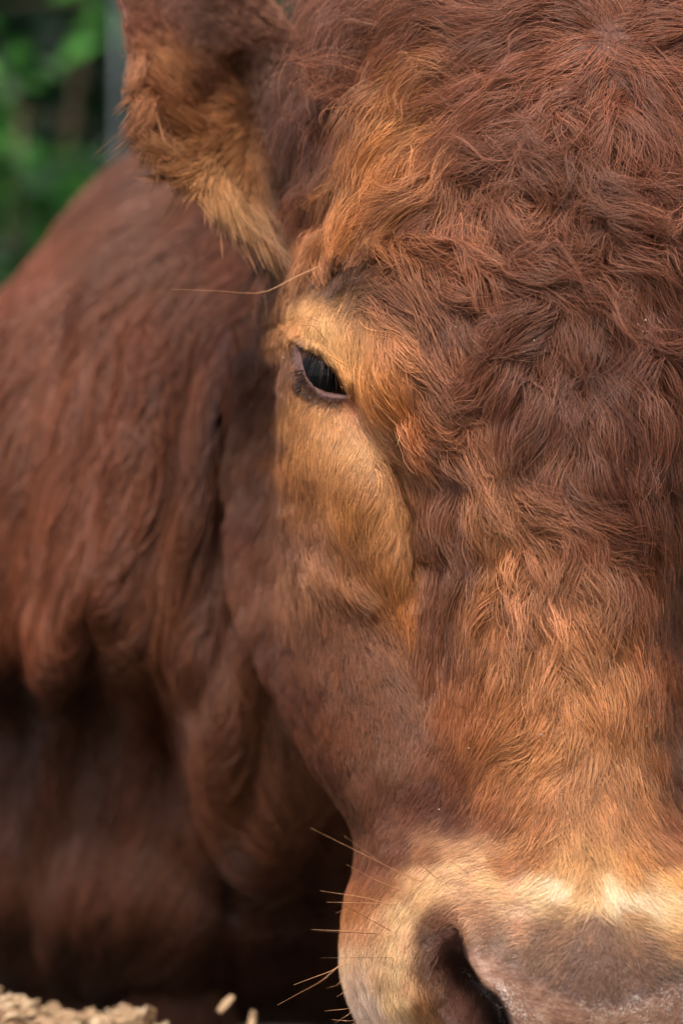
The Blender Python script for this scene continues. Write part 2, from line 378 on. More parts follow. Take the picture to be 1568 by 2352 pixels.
flare = line_dist([(1000,2050),(950,2110),(930,2200),(940,2300)], U, V); dy -= front * 0.005 * np.exp(-(flare / 34) ** 2)
# mirrored nostril outside the frame
U2 = 2744 - U; sn2 = poly_sdf(NOSTRIL, U2, V)
dy += front * (sn2 > 0) * 0.045 * sstep(0, 95, line_dist(NLft, U2, V)) ** 1.2 * sstep(0, 9, line_dist(NR, U2, V))
RHIN = [(1071,2195),(1110,2205),(1160,2215),(1230,2245),(1300,2285),(1370,2310),(1450,2300),(1530,2262),(1600,2225),(1680,2195),(1690,2300),(1600,2420),(1560,2480),(1370,2500),(1200,2480),(1180,2400),(1170,2332),(1143,2287),(1107,2260),(1078,2212)]
sr = poly_sdf(RHIN, U, V)
hairy = sstep(5, -30, sr)
soft_amp = sstep(60, 300, np.abs(sn)) * sstep(10, 90, -se) * sstep(2000, 1850, V)
lump = N1(U / 95, V / 110) * 0.0018 + N2(U / 42, V / 48) * 0.0011
dy += front * soft_amp * lump * sstep(1700, 900, V) * np.where(U < 960, .25, 1)
head.P[..., 1] += dy
yy = head.P[..., 1]                                                     # lids lie on the eyeball and grip it
lidy = ballf - np.where(below, 0.0012, 0.0042)
wl_ = front * sstep(-62, -6, se) * (U < 900); yy_new = np.where(yy > lidy, yy * (1 - wl_) + lidy * wl_, yy)
hole = front * sstep(-2, 5, se)
head.P[..., 1] = yy_new * (1 - hole) + np.maximum(yy_new, ballf + .006) * hole
DENTS = [(1330,345,16,20,.012),(1305,378,22,13,.010),(1258,492,20,16,.012),(1338,642,30,18,.014),(1385,620,16,24,.011),(1345,300,10,26,.009),(1405,680,12,22,.009),(1200,395,24,10,.008),(1100,640,26,9,.006),(1270,585,16,10,.007),(1480,430,14,24,.007),(820,170,12,30,.010),(775,300,12,34,.009),(1120,210,30,9,.006),(1250,880,10,22,.006),(1330,930,9,22,.006),(1085,985,16,12,.007),(1180,1095,18,8,.005),(1500,560,12,22,.007)]
dent = np.zeros(U.shape)
DENTS = [(a_, b_, ra * 1.3, rb * 1.3, dd * 1.6) for (a_, b_, ra, rb, dd) in DENTS]
for (a_, b_, ra, rb, dd) in DENTS: dent += dd * np.exp(-((U - a_) / ra) ** 2 - ((V - b_) / rb) ** 2)
head.P[..., 1] += dent * front + .005 * front * np.exp(-((U - 722) / 34) ** 2 - ((V - 1175) / 60) ** 2) - .004 * front * np.exp(-((line_dist([(668,1190),(690,1270),(760,1330),(850,1400)], U, V)) / 24) ** 2)
def dent_at(u, v): return sum(dd / .012 * np.exp(-((u - a_) / ra) ** 2 - ((v - b_) / rb) ** 2) for (a_, b_, ra, rb, dd) in DENTS)
cx = head.P.mean(1, keepdims=True)
head.finish(lambda P: cx)

# neck, shoulders and trunk: each column is a closed vertical loop
NC = []
out = [(-520,1500),(-460,1230),(-330,980),(-140,810),(0,705),(90,618),(180,492),(290,378),(420,310),(560,290),(760,250),(1000,230),(1300,300),(1520,420),(1700,650),(1860,1000),(1940,1500)]
for u, vo in out:
    k_ = float(sstep(370, 520, u) * sstep(1700, 1300, u)); f = abs(u - 710) / 1235.0; cl = max(0.0, 1 - f ** 4)       # flanks close in
    lo = lambda v: 1500 + (v - 1500) * (0.15 + 0.85 * cl)
    fd = 0.6 * f ** 3.2
    NC.append([pt(u, lo(1500) if cl < .05 else vo + 330, 2.35), pt(u, vo + 150, 1.9), pt(u, vo + 55, 1.35), pt(u, vo + 8, .88 + fd * .4), pt(u, vo + 35, .70 + fd * .7),
               pt(u, vo + 130, .55 + fd), pt(u, vo * .55 + 400, .44 + fd), pt(u, 1000 * .8 + vo * .25, .37 + fd), pt(u, lo(1330 + 120 * k_), .34 + fd), pt(u, lo(1490 + 330 * k_), .355 + fd + .02 * k_),
               pt(u, lo(1560 + 400 * k_), .42 + fd), pt(u, lo(1660 + 390 * k_), .50 + fd), pt(u, lo(1900 + 210 * k_), .52 + fd), pt(u, lo(2180), .55 + fd * .9), pt(u, lo(2330), .75 + fd * .7), pt(u, lo(2300), 1.4), pt(u, lo(2150), 2.1), pt(u, lo(1800), 2.4)])
NC = [[p * [1, 1, 1] for p in c] for c in NC]
c0 = np.mean(NC[0], axis=0); c1 = np.mean(NC[-1], axis=0)
NC = [[p * 0.02 + c0 * 0.98 for p in NC[0]]] + NC + [[p * 0.02 + c1 * 0.98 for p in NC[-1]]]
neck = Surf(NC, 520, 420)
U, V = unproj(neck.P); fr = sstep(0.9, 0.6, neck.P[..., 1])
# hanging folds of the neck, leaning from upper right to lower left, and the ragged lower edge of the dewlap
a = (U + (V - 900) * 0.16); fold = N1(a / 62, V / 520, 3.1) * 0.018 + N2(a / 30, V / 260, 1.7) * 0.008
dyn = fr * fold * sstep(560, 900, V) * sstep(1640, 1380, V)
dyn += fr * sstep(1500, 1700, V) * (N1(a / 90, V / 420, 9.1) * 0.016)
sag = fr * sstep(1250, 1500, V) * sstep(1700, 1500, V) * (N2(U / 70 + 4, 0.3, .2) * 55 + 55 * np.sin((U + 60) / 130 * 2.1)) * K
sag -= fr * sstep(1250, 1500, V) * sstep(1700, 1500, V) * (70 * np.exp(-((U - 50) / 35) ** 2) + 110 * np.exp(-((U - 385) / 45) ** 2)) * K
neck.P[..., 1] -= dyn; neck.P[..., 2] -= sag
cn = neck.P.mean(1, keepdims=True); neck.finish(lambda P: cn)

def leg_surf(u, d, vtop, w0):
    top = pt(u, vtop, d); z0 = top[2]
    prof = [(z0, w0), (z0 - 0.10, w0 * .92), (z0 * .60, w0 * .62), (z0 * .50, w0 * .60), (z0 * .42, w0 * .66), (z0 * .34, w0 * .5), (z0 * .2, w0 * .42), (.075, w0 * .5), (.06, w0 * .56), (0.0, w0 * .68), (-.004, w0 * .02)]
    rows = []
    for z, r_ in prof:
        rows.append([np.array([top[0] + r_ * math.cos(t), top[1] + 1.2 * r_ * math.sin(t) - (0.02 if z < 0.08 else 0), z]) for t in np.arange(12) * math.pi / 6])
    s = Surf(rows, 90, 32); ca = s.P.mean(1, keepdims=True); s.finish(lambda P: ca); return s
legs = [leg_surf(400, .66, 1640, .062), leg_surf(1250, .66, 1640, .062), leg_surf(120, 2.1, 1500, .085), leg_surf(1250, 2.1, 1500, .085)]

def ear_surf(mir):
    rows = [  # tip to base: (right edge, left edge), depth right, middle, left
        ((330,-330),(250,-335),.19,.20,.20), ((470,-210),(232,-240),.175,.20,.19), ((560,-80),(248,-110),.165,.20,.175), ((628,15),(290,50),.16,.20,.165),
        ((690,92),(328,170),.155,.20,.155), ((725,150),(360,265),.15,.20,.145), ((735,240),(415,355),.15,.195,.14), ((732,350),(500,435),.15,.185,.138),
        ((722,450),(575,500),.15,.175,.142), ((712,540),(640,560),.16,.175,.155)]
    cg = []
    for (ru, rv), (lu, lv), dr_, dm, dl_ in rows:
        R, L = np.array([ru, rv], float), np.array([lu, lv], float); r_ = []
        for t in (0, .12, .3, .5, .7, .88, 1.0):
            d = np.interp(t, [0, .3, .55, .8, 1], [dr_, dm - .012, dm, dm - .02, dl_]); p = R + (L - R) * t; r_.append(pt(*p, d))
        for t in (.94, .7, .5, .3, .06):
            d = np.interp(t, [0, .3, .55, .8, 1], [dr_, dm - .012, dm, dm - .02, dl_]) + .007; p = R + (L - R) * t; r_.append(pt(*p, d))
        cg.append(r_)
    cg = np.array(cg)
    if mir:
        x0 = pt(1400, 0, .15)[0]; cg[..., 0] = 2 * x0 - cg[..., 0]
    s = Surf(cg, 160, 160)
    if not mir:
        U, V = unproj(s.P); s.P[..., 1] += 0.018 * np.exp(-(line_dist([(560,150),(610,260),(640,360),(640,450)], U, V) / 40) ** 2)
        s.P[..., 1] += 0.0012 * N1(U / 60, V / 60, 2.)
    # outward is away from the thin middle sheet
    s.finish(lambda P: (P + 0 * P).mean(1, keepdims=True)); 
    mids = (s.P + s.P[:, ::-1]) / 2
    half = int(s.nb * 6.3 / 12)
    N = s.N; N[:, :half] *= -np.sign(N[:, :half, 1:2]); N[:, half:] *= np.sign(N[:, half:, 1:2]); s.stack[..., 3:6] = N
    s.half = half
    return s
ear, ear2 = ear_surf(False), ear_surf(True)

# ---------------------------------------------------------------- maps of the coat
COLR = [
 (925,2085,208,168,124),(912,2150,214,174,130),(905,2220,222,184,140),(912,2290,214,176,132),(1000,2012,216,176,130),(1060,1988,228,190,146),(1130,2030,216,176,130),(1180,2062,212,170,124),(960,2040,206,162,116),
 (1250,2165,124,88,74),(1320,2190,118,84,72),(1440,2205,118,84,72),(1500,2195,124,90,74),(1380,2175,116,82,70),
 (1552,1250,90,50,34),(1553,1400,88,48,32),(1553,1600,88,48,32),(1553,1780,92,52,36),  # shade of the recess beyond the nose bridge, put into the colour
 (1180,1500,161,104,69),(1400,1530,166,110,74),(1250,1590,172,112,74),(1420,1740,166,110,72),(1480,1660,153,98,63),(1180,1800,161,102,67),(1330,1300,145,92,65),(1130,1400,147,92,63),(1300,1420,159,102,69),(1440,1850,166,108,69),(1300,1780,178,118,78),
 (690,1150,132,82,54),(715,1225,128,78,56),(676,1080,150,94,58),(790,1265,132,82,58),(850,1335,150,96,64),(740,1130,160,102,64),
 (700,300,96,56,44),(740,400,100,58,46),(700,200,100,58,48),(780,250,96,54,44),(780,340,104,60,46),(820,150,98,56,44),(720,460,104,60,48),(850,220,106,60,46),(680,500,104,60,44),(640,560,100,56,40),(870,120,104,60,44),(600,820,84,48,36),(628,920,74,42,32),(630,1010,72,40,30),(632,1110,76,42,32),(640,1210,80,46,36),(636,700,112,66,48),(632,760,104,62,46),(636,820,96,56,42),(630,880,88,50,38),(590,750,92,54,42),(900,280,186,120,74),(960,190,180,116,72),(910,440,182,116,70),(850,380,186,120,74),(1010,170,172,110,70),(860,480,178,112,68),(600,950,84,48,36),(600,1080,86,46,34),  # darkest points paint the shaded gap between cheek and jaw
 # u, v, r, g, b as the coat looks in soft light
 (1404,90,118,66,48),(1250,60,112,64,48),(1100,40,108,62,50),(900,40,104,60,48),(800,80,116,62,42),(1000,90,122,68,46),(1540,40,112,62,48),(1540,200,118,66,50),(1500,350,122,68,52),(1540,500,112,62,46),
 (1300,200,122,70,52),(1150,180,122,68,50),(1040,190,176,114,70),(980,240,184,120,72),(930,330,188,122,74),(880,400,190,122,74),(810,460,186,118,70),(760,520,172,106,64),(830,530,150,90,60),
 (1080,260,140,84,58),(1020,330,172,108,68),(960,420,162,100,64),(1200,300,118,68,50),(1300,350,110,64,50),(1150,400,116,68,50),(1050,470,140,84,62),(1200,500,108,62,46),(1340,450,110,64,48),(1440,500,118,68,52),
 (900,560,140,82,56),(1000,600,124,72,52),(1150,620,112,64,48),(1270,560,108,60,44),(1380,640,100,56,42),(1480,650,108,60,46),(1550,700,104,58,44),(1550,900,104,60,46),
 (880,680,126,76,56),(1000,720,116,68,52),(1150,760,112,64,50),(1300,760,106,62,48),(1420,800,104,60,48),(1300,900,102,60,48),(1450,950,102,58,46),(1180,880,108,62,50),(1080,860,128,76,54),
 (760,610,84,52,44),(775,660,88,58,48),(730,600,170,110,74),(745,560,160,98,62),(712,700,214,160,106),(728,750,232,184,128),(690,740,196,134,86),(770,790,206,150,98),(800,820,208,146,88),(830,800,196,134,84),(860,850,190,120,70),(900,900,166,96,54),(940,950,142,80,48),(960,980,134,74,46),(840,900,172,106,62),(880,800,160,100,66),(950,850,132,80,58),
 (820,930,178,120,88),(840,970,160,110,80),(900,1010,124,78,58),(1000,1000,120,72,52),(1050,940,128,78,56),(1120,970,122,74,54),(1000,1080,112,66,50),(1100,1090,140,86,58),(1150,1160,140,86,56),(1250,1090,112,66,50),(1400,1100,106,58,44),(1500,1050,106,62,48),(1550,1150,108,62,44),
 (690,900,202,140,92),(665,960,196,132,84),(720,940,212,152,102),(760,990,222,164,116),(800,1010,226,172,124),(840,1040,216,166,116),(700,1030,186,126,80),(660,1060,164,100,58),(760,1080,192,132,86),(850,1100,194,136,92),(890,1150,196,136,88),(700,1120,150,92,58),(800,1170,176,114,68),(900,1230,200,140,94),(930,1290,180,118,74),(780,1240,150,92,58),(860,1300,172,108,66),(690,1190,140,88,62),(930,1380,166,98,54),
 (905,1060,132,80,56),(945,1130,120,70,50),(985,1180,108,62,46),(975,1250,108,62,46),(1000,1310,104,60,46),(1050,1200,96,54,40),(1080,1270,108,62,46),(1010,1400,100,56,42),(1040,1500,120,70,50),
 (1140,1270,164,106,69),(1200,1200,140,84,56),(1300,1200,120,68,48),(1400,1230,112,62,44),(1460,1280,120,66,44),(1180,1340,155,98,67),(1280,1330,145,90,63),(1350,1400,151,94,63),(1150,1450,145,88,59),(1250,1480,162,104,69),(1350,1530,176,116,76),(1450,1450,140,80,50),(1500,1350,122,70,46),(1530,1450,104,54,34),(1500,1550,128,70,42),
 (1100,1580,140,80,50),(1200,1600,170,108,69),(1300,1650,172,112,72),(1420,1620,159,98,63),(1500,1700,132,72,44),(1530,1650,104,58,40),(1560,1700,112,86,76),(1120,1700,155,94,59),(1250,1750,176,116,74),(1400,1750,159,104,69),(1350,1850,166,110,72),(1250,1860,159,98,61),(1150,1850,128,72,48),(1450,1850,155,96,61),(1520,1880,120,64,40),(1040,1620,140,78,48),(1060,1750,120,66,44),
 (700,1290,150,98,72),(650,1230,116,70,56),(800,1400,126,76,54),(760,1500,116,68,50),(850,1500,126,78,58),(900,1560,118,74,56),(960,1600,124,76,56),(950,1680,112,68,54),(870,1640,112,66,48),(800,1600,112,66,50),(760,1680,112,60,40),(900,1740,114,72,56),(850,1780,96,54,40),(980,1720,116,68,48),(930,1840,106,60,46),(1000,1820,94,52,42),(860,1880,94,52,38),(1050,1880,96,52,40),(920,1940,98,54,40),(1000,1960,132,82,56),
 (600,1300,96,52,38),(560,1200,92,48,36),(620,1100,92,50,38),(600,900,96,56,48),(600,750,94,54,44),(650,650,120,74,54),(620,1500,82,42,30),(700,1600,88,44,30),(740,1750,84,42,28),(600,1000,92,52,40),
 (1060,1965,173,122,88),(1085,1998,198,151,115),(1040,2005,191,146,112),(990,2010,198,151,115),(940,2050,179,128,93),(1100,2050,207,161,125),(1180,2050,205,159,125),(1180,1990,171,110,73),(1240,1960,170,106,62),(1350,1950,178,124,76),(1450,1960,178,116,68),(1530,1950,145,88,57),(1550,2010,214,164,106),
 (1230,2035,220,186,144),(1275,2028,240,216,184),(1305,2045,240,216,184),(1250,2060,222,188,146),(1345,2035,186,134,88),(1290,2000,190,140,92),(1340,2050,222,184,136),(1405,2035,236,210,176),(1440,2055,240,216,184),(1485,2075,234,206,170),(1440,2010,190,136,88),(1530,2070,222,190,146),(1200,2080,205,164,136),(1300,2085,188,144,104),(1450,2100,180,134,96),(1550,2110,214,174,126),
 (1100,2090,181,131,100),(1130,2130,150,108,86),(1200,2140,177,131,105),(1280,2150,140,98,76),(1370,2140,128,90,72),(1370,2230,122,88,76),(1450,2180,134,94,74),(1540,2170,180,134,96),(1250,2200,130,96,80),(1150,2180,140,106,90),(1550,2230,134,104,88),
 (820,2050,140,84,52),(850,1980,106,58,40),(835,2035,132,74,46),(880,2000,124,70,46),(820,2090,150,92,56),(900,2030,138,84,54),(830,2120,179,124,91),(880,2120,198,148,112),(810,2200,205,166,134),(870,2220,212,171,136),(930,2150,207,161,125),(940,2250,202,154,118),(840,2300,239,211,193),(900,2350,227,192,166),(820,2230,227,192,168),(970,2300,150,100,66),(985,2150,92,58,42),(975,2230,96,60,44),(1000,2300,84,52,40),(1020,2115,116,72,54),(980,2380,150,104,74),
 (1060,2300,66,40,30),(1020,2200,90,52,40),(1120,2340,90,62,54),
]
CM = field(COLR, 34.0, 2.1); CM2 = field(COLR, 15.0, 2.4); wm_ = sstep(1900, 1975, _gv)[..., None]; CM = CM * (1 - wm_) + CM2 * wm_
NCOL = [(-600,900,102,55,39),(0,700,119,64,46),(100,560,122,65,47),(200,460,112,60,43),(260,400,96,54,39),(350,520,96,54,39),(450,560,96,54,39),(560,620,98,53,38),(300,620,97,52,37),(0,800,98,53,38),(60,760,97,52,37),(60,1000,102,55,39),(200,800,111,60,43),(330,760,108,58,42),(430,800,112,60,43),(250,950,107,57,41),(450,1000,97,52,37),(520,1000,84,46,34),(350,1100,104,56,40),(430,1250,96,54,39),(500,1300,84,46,34),(150,1150,112,60,43),(30,1300,111,60,43),(100,1400,118,63,45),(230,1350,104,56,40),(300,1470,96,54,39),(390,1420,97,52,37),(500,1500,96,54,39),(600,1600,104,60,44),(560,1520,104,60,44),(650,1720,98,56,42),(50,1620,76,41,31),(200,1650,76,41,31),(390,1640,97,52,37),(400,1750,102,55,39),(250,1750,76,41,31),(100,1800,76,41,31),(560,1750,96,54,39),(650,1800,96,54,39),(380,1850,96,54,39),(330,2000,76,41,31),(150,2080,76,41,31),(100,1950,76,41,31),(250,2200,76,41,31),(300,2250,76,41,31),(480,2000,76,41,31),(600,2000,76,41,31),(650,2200,76,41,31),(500,2250,76,41,31),(100,2200,76,41,31),(550,1850,96,54,39)]  # darker points by the jaw and lower chest carry shade in the colour
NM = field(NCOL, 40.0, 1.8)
ECOL = [(300,0,128,72,52),(330,60,120,60,40),(420,20,128,78,66),(480,60,96,54,42),(560,60,128,74,56),(620,50,140,84,64),(680,110,138,82,64),(360,140,184,114,80),(400,190,190,120,80),(330,220,160,98,66),(400,260,154,88,56),(500,200,110,60,42),(560,180,126,74,50),(620,170,110,64,50),(640,250,104,68,62),(690,200,112,70,60),(700,300,110,66,56),(330,300,150,98,68),(380,360,140,88,60),(450,330,148,88,54),(520,270,150,90,56),(480,400,188,124,80),(520,440,176,118,78),(540,480,162,106,70),(585,520,118,72,50),(580,400,136,80,50),(610,400,84,48,34),(600,500,120,72,48),(650,430,100,58,44),(690,420,104,62,50),(560,340,146,88,54)]  # dark point at the ear opening has its inner shade painted in
EM = field(ECOL, 25.0, 2.0)

F_ = [ # coat growth: u, v, du, dv
 (1404,40,0,-1),(1404,140,0,1),(1340,90,-1,.05),(1470,90,1,.15),(1450,40,.7,-.7),(1350,40,-.8,-.5),(1450,150,.6,.8),(1360,150,-.6,.9),
 (1250,70,-1,.05),(1130,80,-1,.08),(1000,50,-1,.15),(900,40,-1,.3),(820,80,-.6,.8),(800,200,-.1,1),(780,320,-.3,1),(840,280,-.3,1),(860,180,-.3,.9),(780,420,-.7,.7),(740,470,-.8,.5),
 (1250,150,-1,.25),(1130,170,-1,.1),(1030,190,-1,.3),(960,260,-.8,.6),(1080,240,-.9,.1),(1000,320,-.9,.3),(900,360,-.75,.65),(840,440,-.8,.6),(780,510,-.7,.7),(735,560,-.4,.9),
 (1180,300,-.9,.4),(1150,370,-.95,.2),(1080,370,-.9,.3),(1250,330,-.8,.5),(1280,250,-.5,.85),
 (1330,300,-.1,1),(1400,300,.1,1),(1460,260,.5,.85),(1530,180,.8,.55),(1540,320,.55,.85),(1330,400,-.1,1),(1420,450,.25,1),(1530,480,.6,.75),(1360,520,.2,1),(1450,600,.35,.95),(1550,620,.8,.5),(1380,600,.3,1),
 (1210,500,.1,1),(1225,550,.5,.85),(1265,590,1,0),(1320,550,.3,-.95),(1300,480,-.9,-.3),(1230,460,-.8,.6),(1265,540,.9,.1),(1290,515,0,-1),
 (1080,420,-.5,.7),(1050,480,-.6,.8),(1115,470,.4,.9),(1000,460,-.85,.5),(940,490,-.85,.35),(880,520,-.95,.3),(820,580,-.5,.5),
 (1160,440,-.3,.9),(1170,560,.35,.95),(1100,560,.8,.6),
 (790,620,.4,-.9),(800,690,.6,-.7),(850,600,.9,-.35),(930,590,1,.05),(1030,600,1,.3),(1120,640,1,.3),(1220,660,1,.05),(1290,655,1,-.1),
 (850,680,.95,.1),(930,690,.95,.3),(1020,720,.95,.45),(1120,730,.95,-.2),(900,740,.85,.5),(1000,790,.8,.6),(1080,800,.7,.4),(840,730,.7,.7),
 (1300,740,-.25,1),(1360,740,.05,1),(1240,720,-.8,.6),(1170,760,-.85,.5),(1420,740,.4,.95),(1490,720,.8,.5),(1550,760,.8,.55),(1200,820,-.6,.8),
 (1130,850,-.55,.85),(1090,920,-.85,.5),(1150,930,-.35,.95),(1220,900,-.15,1),(1300,880,.05,1),(1400,900,.2,1),(1500,900,.4,.9),(1450,820,.4,.95),(1540,1000,.3,.95),
 (1010,860,.85,.6),(960,830,.7,.75),(900,800,.35,.95),(860,830,.1,1),(900,890,.2,1),(850,890,.05,1),(940,930,.3,1),(900,970,.6,.8),(960,990,.7,.7),(1020,920,.9,.3),(1030,980,1,.0),(1080,970,.85,-.4),
 (780,800,.2,1),(820,770,.3,1),(760,770,.25,.95),(720,740,.05,1),(700,700,-.1,1),(690,760,-.1,1),(660,740,-.3,1),(650,800,-.4,1),(765,650,.2,1),(750,600,.1,1),(715,660,-.3,.95),
 (1200,1000,0,1),(1300,1000,.1,1),(1400,1000,.2,1),(1250,1080,.2,1),(1120,1030,.4,.85),(1040,1060,.85,.4),(980,1060,.75,.6),(920,1050,.6,.8),(1060,1120,.8,.5),(1130,1110,.5,.8),
 (930,1140,.3,1),(960,1220,.3,1),(1010,1160,.4,.9),(1060,1200,.3,.95),(975,1290,.95,.2),(1020,1290,.95,-.1),(970,1340,.7,.5),(1010,1400,.2,1),(1080,1300,.1,1),(1060,1400,.0,1),
 (1200,1130,.5,.85),(1300,1130,.6,.8),(1370,1170,.85,.5),(1430,1230,.9,.5),(1470,1290,.8,.55),(1350,1230,.8,.6),(1250,1230,.6,.75),(1160,1240,.5,.8),(1170,1300,-.3,.9),(1270,1320,.1,1),(1380,1330,.4,.9),
 (1130,1380,-.15,1),(1200,1420,0,1),(1300,1420,.35,.95),(1400,1430,.3,.95),(1500,1300,.2,1),(1500,1430,.1,1),(1540,1300,.1,1),(1550,1450,.2,1),
 (1140,1520,-.15,1),(1230,1520,.05,1),(1330,1520,.25,1),(1440,1550,.15,1),(1510,1600,.05,1),(1100,1620,-.2,1),(1180,1640,-.4,.9),(1280,1620,-.15,1),(1400,1650,.05,1),
 (1080,1740,-.75,.7),(1170,1740,-.85,.5),(1260,1750,-.55,.85),(1350,1750,-.1,1),(1440,1750,.1,1),(1510,1750,.2,1),(1100,1850,-.7,.75),(1200,1850,-.5,.9),(1300,1850,-.15,1),(1400,1850,.1,1),(1490,1850,.3,.95),(1545,1900,.4,.9),
 (1150,1930,-.6,.8),(1220,1960,-.4,.9),(1320,1960,-.05,1),(1430,1960,.2,1),(1530,1970,.4,.9),(1230,2030,-.6,.8),(1300,2040,-.2,1),(1400,2040,.1,1),(1470,2060,.4,.9),(1550,2070,.8,.5),
 (750,880,-.4,.7),(700,960,-.45,.85),(760,1020,-.4,.9),(830,1050,-.4,.9),(700,1080,-.2,1),(800,1120,-.5,.85),(870,1150,-.55,.85),(740,1180,-.1,1),(830,1220,-.45,.9),(910,1250,-.4,.9),(880,1330,.1,1),(930,1350,.2,1),(800,1300,-.1,.9),(740,1240,.3,.9),
 (860,990,.5,.85),(820,940,.4,.9),
 (700,1290,.7,.5),(760,1300,.75,.45),(830,1370,.7,.6),(690,1350,.1,1),(780,1430,.2,1),(860,1480,.5,.85),(930,1480,.3,.95),(990,1500,.1,1),(750,1550,.15,1),(850,1580,.3,.95),(930,1590,.6,.75),(960,1660,.4,.9),(1010,1640,0,1),(1040,1560,-.1,1),
 (770,1680,.2,1),(850,1720,.1,1),(930,1740,.1,1),(990,1760,-.5,.8),(820,1800,.15,1),(900,1830,-.3,1),(980,1860,-.75,.65),(1060,1800,-.8,.65),(870,1900,-.35,.95),(950,1920,-.75,.6),(1050,1920,-.9,.35),
 (1110,1980,-1,.05),(1040,1990,-1,.25),(980,2020,-.85,.5),(920,2060,-.7,.7),(860,2040,-.7,.7),(1130,2040,-1,.0),(1200,2080,-1,.05),(1060,2060,-1,.2),(990,2080,-.7,.7),(950,2140,-.35,.95),(940,2220,-.1,1),(950,2300,.25,1),(870,2130,-.8,.5),(830,2200,-.7,.7),(880,2240,-.5,.85),(840,2300,-.3,.95),(900,2350,.2,1),(820,2100,-.9,.4),
 (1300,2100,-.95,.1),(1374,2130,0,1),(1340,2120,-.7,.7),(1410,2120,.7,.7),(1460,2110,1,.1),(1270,2150,-.85,.5),(1210,2160,-1,.2),(1330,2200,-.3,.95),(1374,2230,0,1),(1430,2200,.3,.95),(1500,2170,.85,.4),(1130,2150,-.8,.5),(1150,2120,-1,.1),(1250,2230,-.5,.8),(1550,2180,.95,.2),
 (620,700,-.4,.9),(600,850,-.8,.5),(620,950,-.85,.5),(600,1050,-.7,.7),(560,1200,-.1,1),(620,1280,-.6,.7),(560,1350,.0,1),(640,1400,.1,1),(650,1550,.25,1),(720,1700,.35,.95),(780,1820,.3,.95),(640,1200,-.3,1),
]
FM = field(F_, 18.0, 2.2)
# length (mm), curl, clumping, lift (mm), density
H_ = [(1404,90,46,.5,.5,9,1),(1100,60,42,.7,.6,10,1),(820,120,36,1.1,.7,20,1),(780,40,36,1.1,.7,26,1),(745,150,30,1.1,.7,20,1),(1000,230,30,.5,.5,7,1),(850,430,26,.45,.5,6,1),(780,350,26,.8,.6,8,1),(1200,330,38,1.1,.7,11,1),(1300,450,42,1.1,.75,12,1),(1260,540,36,.8,.75,10,1),(1500,300,50,.45,.6,10,1),(1450,600,46,.7,.65,11,1),(1000,480,34,.8,.65,9,1),(900,620,30,.35,.5,6,1),(1100,700,36,.5,.6,8,1),(1340,650,34,.9,.75,10,1),(1500,800,42,.5,.6,9,1),(1250,850,34,.4,.6,8,1),
 (1000,850,30,.35,.5,6,1),(880,860,20,.25,.4,5,1),(940,960,22,.5,.45,6,1),(800,800,9,.15,.2,2.5,1.3),(720,740,7,.15,.2,2,1.3),(765,640,9,.4,.3,3,1),(700,690,9,.2,.2,3,1.2),(650,760,11,.3,.2,7,1),(655,680,14,.4,.3,8,1),(700,780,7,.15,.2,2,1.2),(740,570,16,.5,.4,5,1),
 (780,930,5,.1,.15,1.2,1.3),(740,960,6,.1,.15,1.2,1.4),(800,1060,7,.1,.2,1.5,1.4),(700,1100,8,.12,.2,1.8,1.3),(850,1200,11,.15,.4,2.2,1.3),(920,1280,13,.15,.4,2.6,1.2),(850,1000,8,.15,.2,2,1.2),(760,1250,12,.2,.4,2.6,1.2),
 (930,1100,20,.25,.4,4,1),(980,1250,24,.4,.5,5,1),(1050,1100,28,.5,.55,6,1),(1040,1300,24,.5,.5,5,1),(1250,1050,32,.4,.6,7,1),(1450,1000,36,.4,.6,8,1),(1150,1200,26,.55,.6,7,1),(1400,1200,32,.4,.6,7,1),(1200,1350,24,.6,.6,6,1),(1350,1350,26,.5,.6,6,1),(1050,1480,20,.35,.45,4,1),(1250,1500,21,.35,.6,5,1),(1400,1500,22,.35,.6,5,1),(1530,1400,18,.3,.5,4,1),
 (1150,1650,17,.25,.55,4,1),(1300,1700,18,.25,.6,4,1),(1450,1700,17,.25,.5,4,1),(1300,1850,17,.2,.55,4,1),(1150,1800,14,.2,.5,3,1.1),(1000,1600,13,.2,.3,3,1.1),(800,1450,7,.15,.15,2,1.2),(850,1650,7,.15,.15,2,1.2),(950,1700,8,.15,.2,2.2,1.2),(950,1850,9,.15,.25,2,1.3),(1050,1850,11,.15,.35,2.2,1.2),(720,1320,14,.3,.25,5,1.1),(600,1100,14,.35,.3,5,1),(620,1400,14,.3,.3,4,1),(600,800,18,.4,.3,6,1),(800,1800,9,.2,.25,2.5,1.1),
 (1250,1990,12,.15,.45,3,1.3),(1420,2010,14,.15,.45,3,1.3),(1060,1990,7,.1,.25,1.6,1.6),(950,2050,7,.1,.25,1.6,1.6),(1150,2080,6,.12,.3,1.5,1.6),(930,2200,8,.12,.35,2,1.5),(840,2200,9,.15,.35,2.4,1.5),(860,2330,12,.2,.4,3,1.4),(980,2250,6,.12,.3,1.5,1.4),(1300,2150,7,.2,.3,2,1.2),(1400,2200,6,.3,.3,2,.9),(1200,2200,5,.3,.3,1.5,.6),(1100,2160,4,.3,.3,1,.5),(1550,2150,8,.15,.3,2,1.3)]
HM = field(H_, 25.0, 2.0)

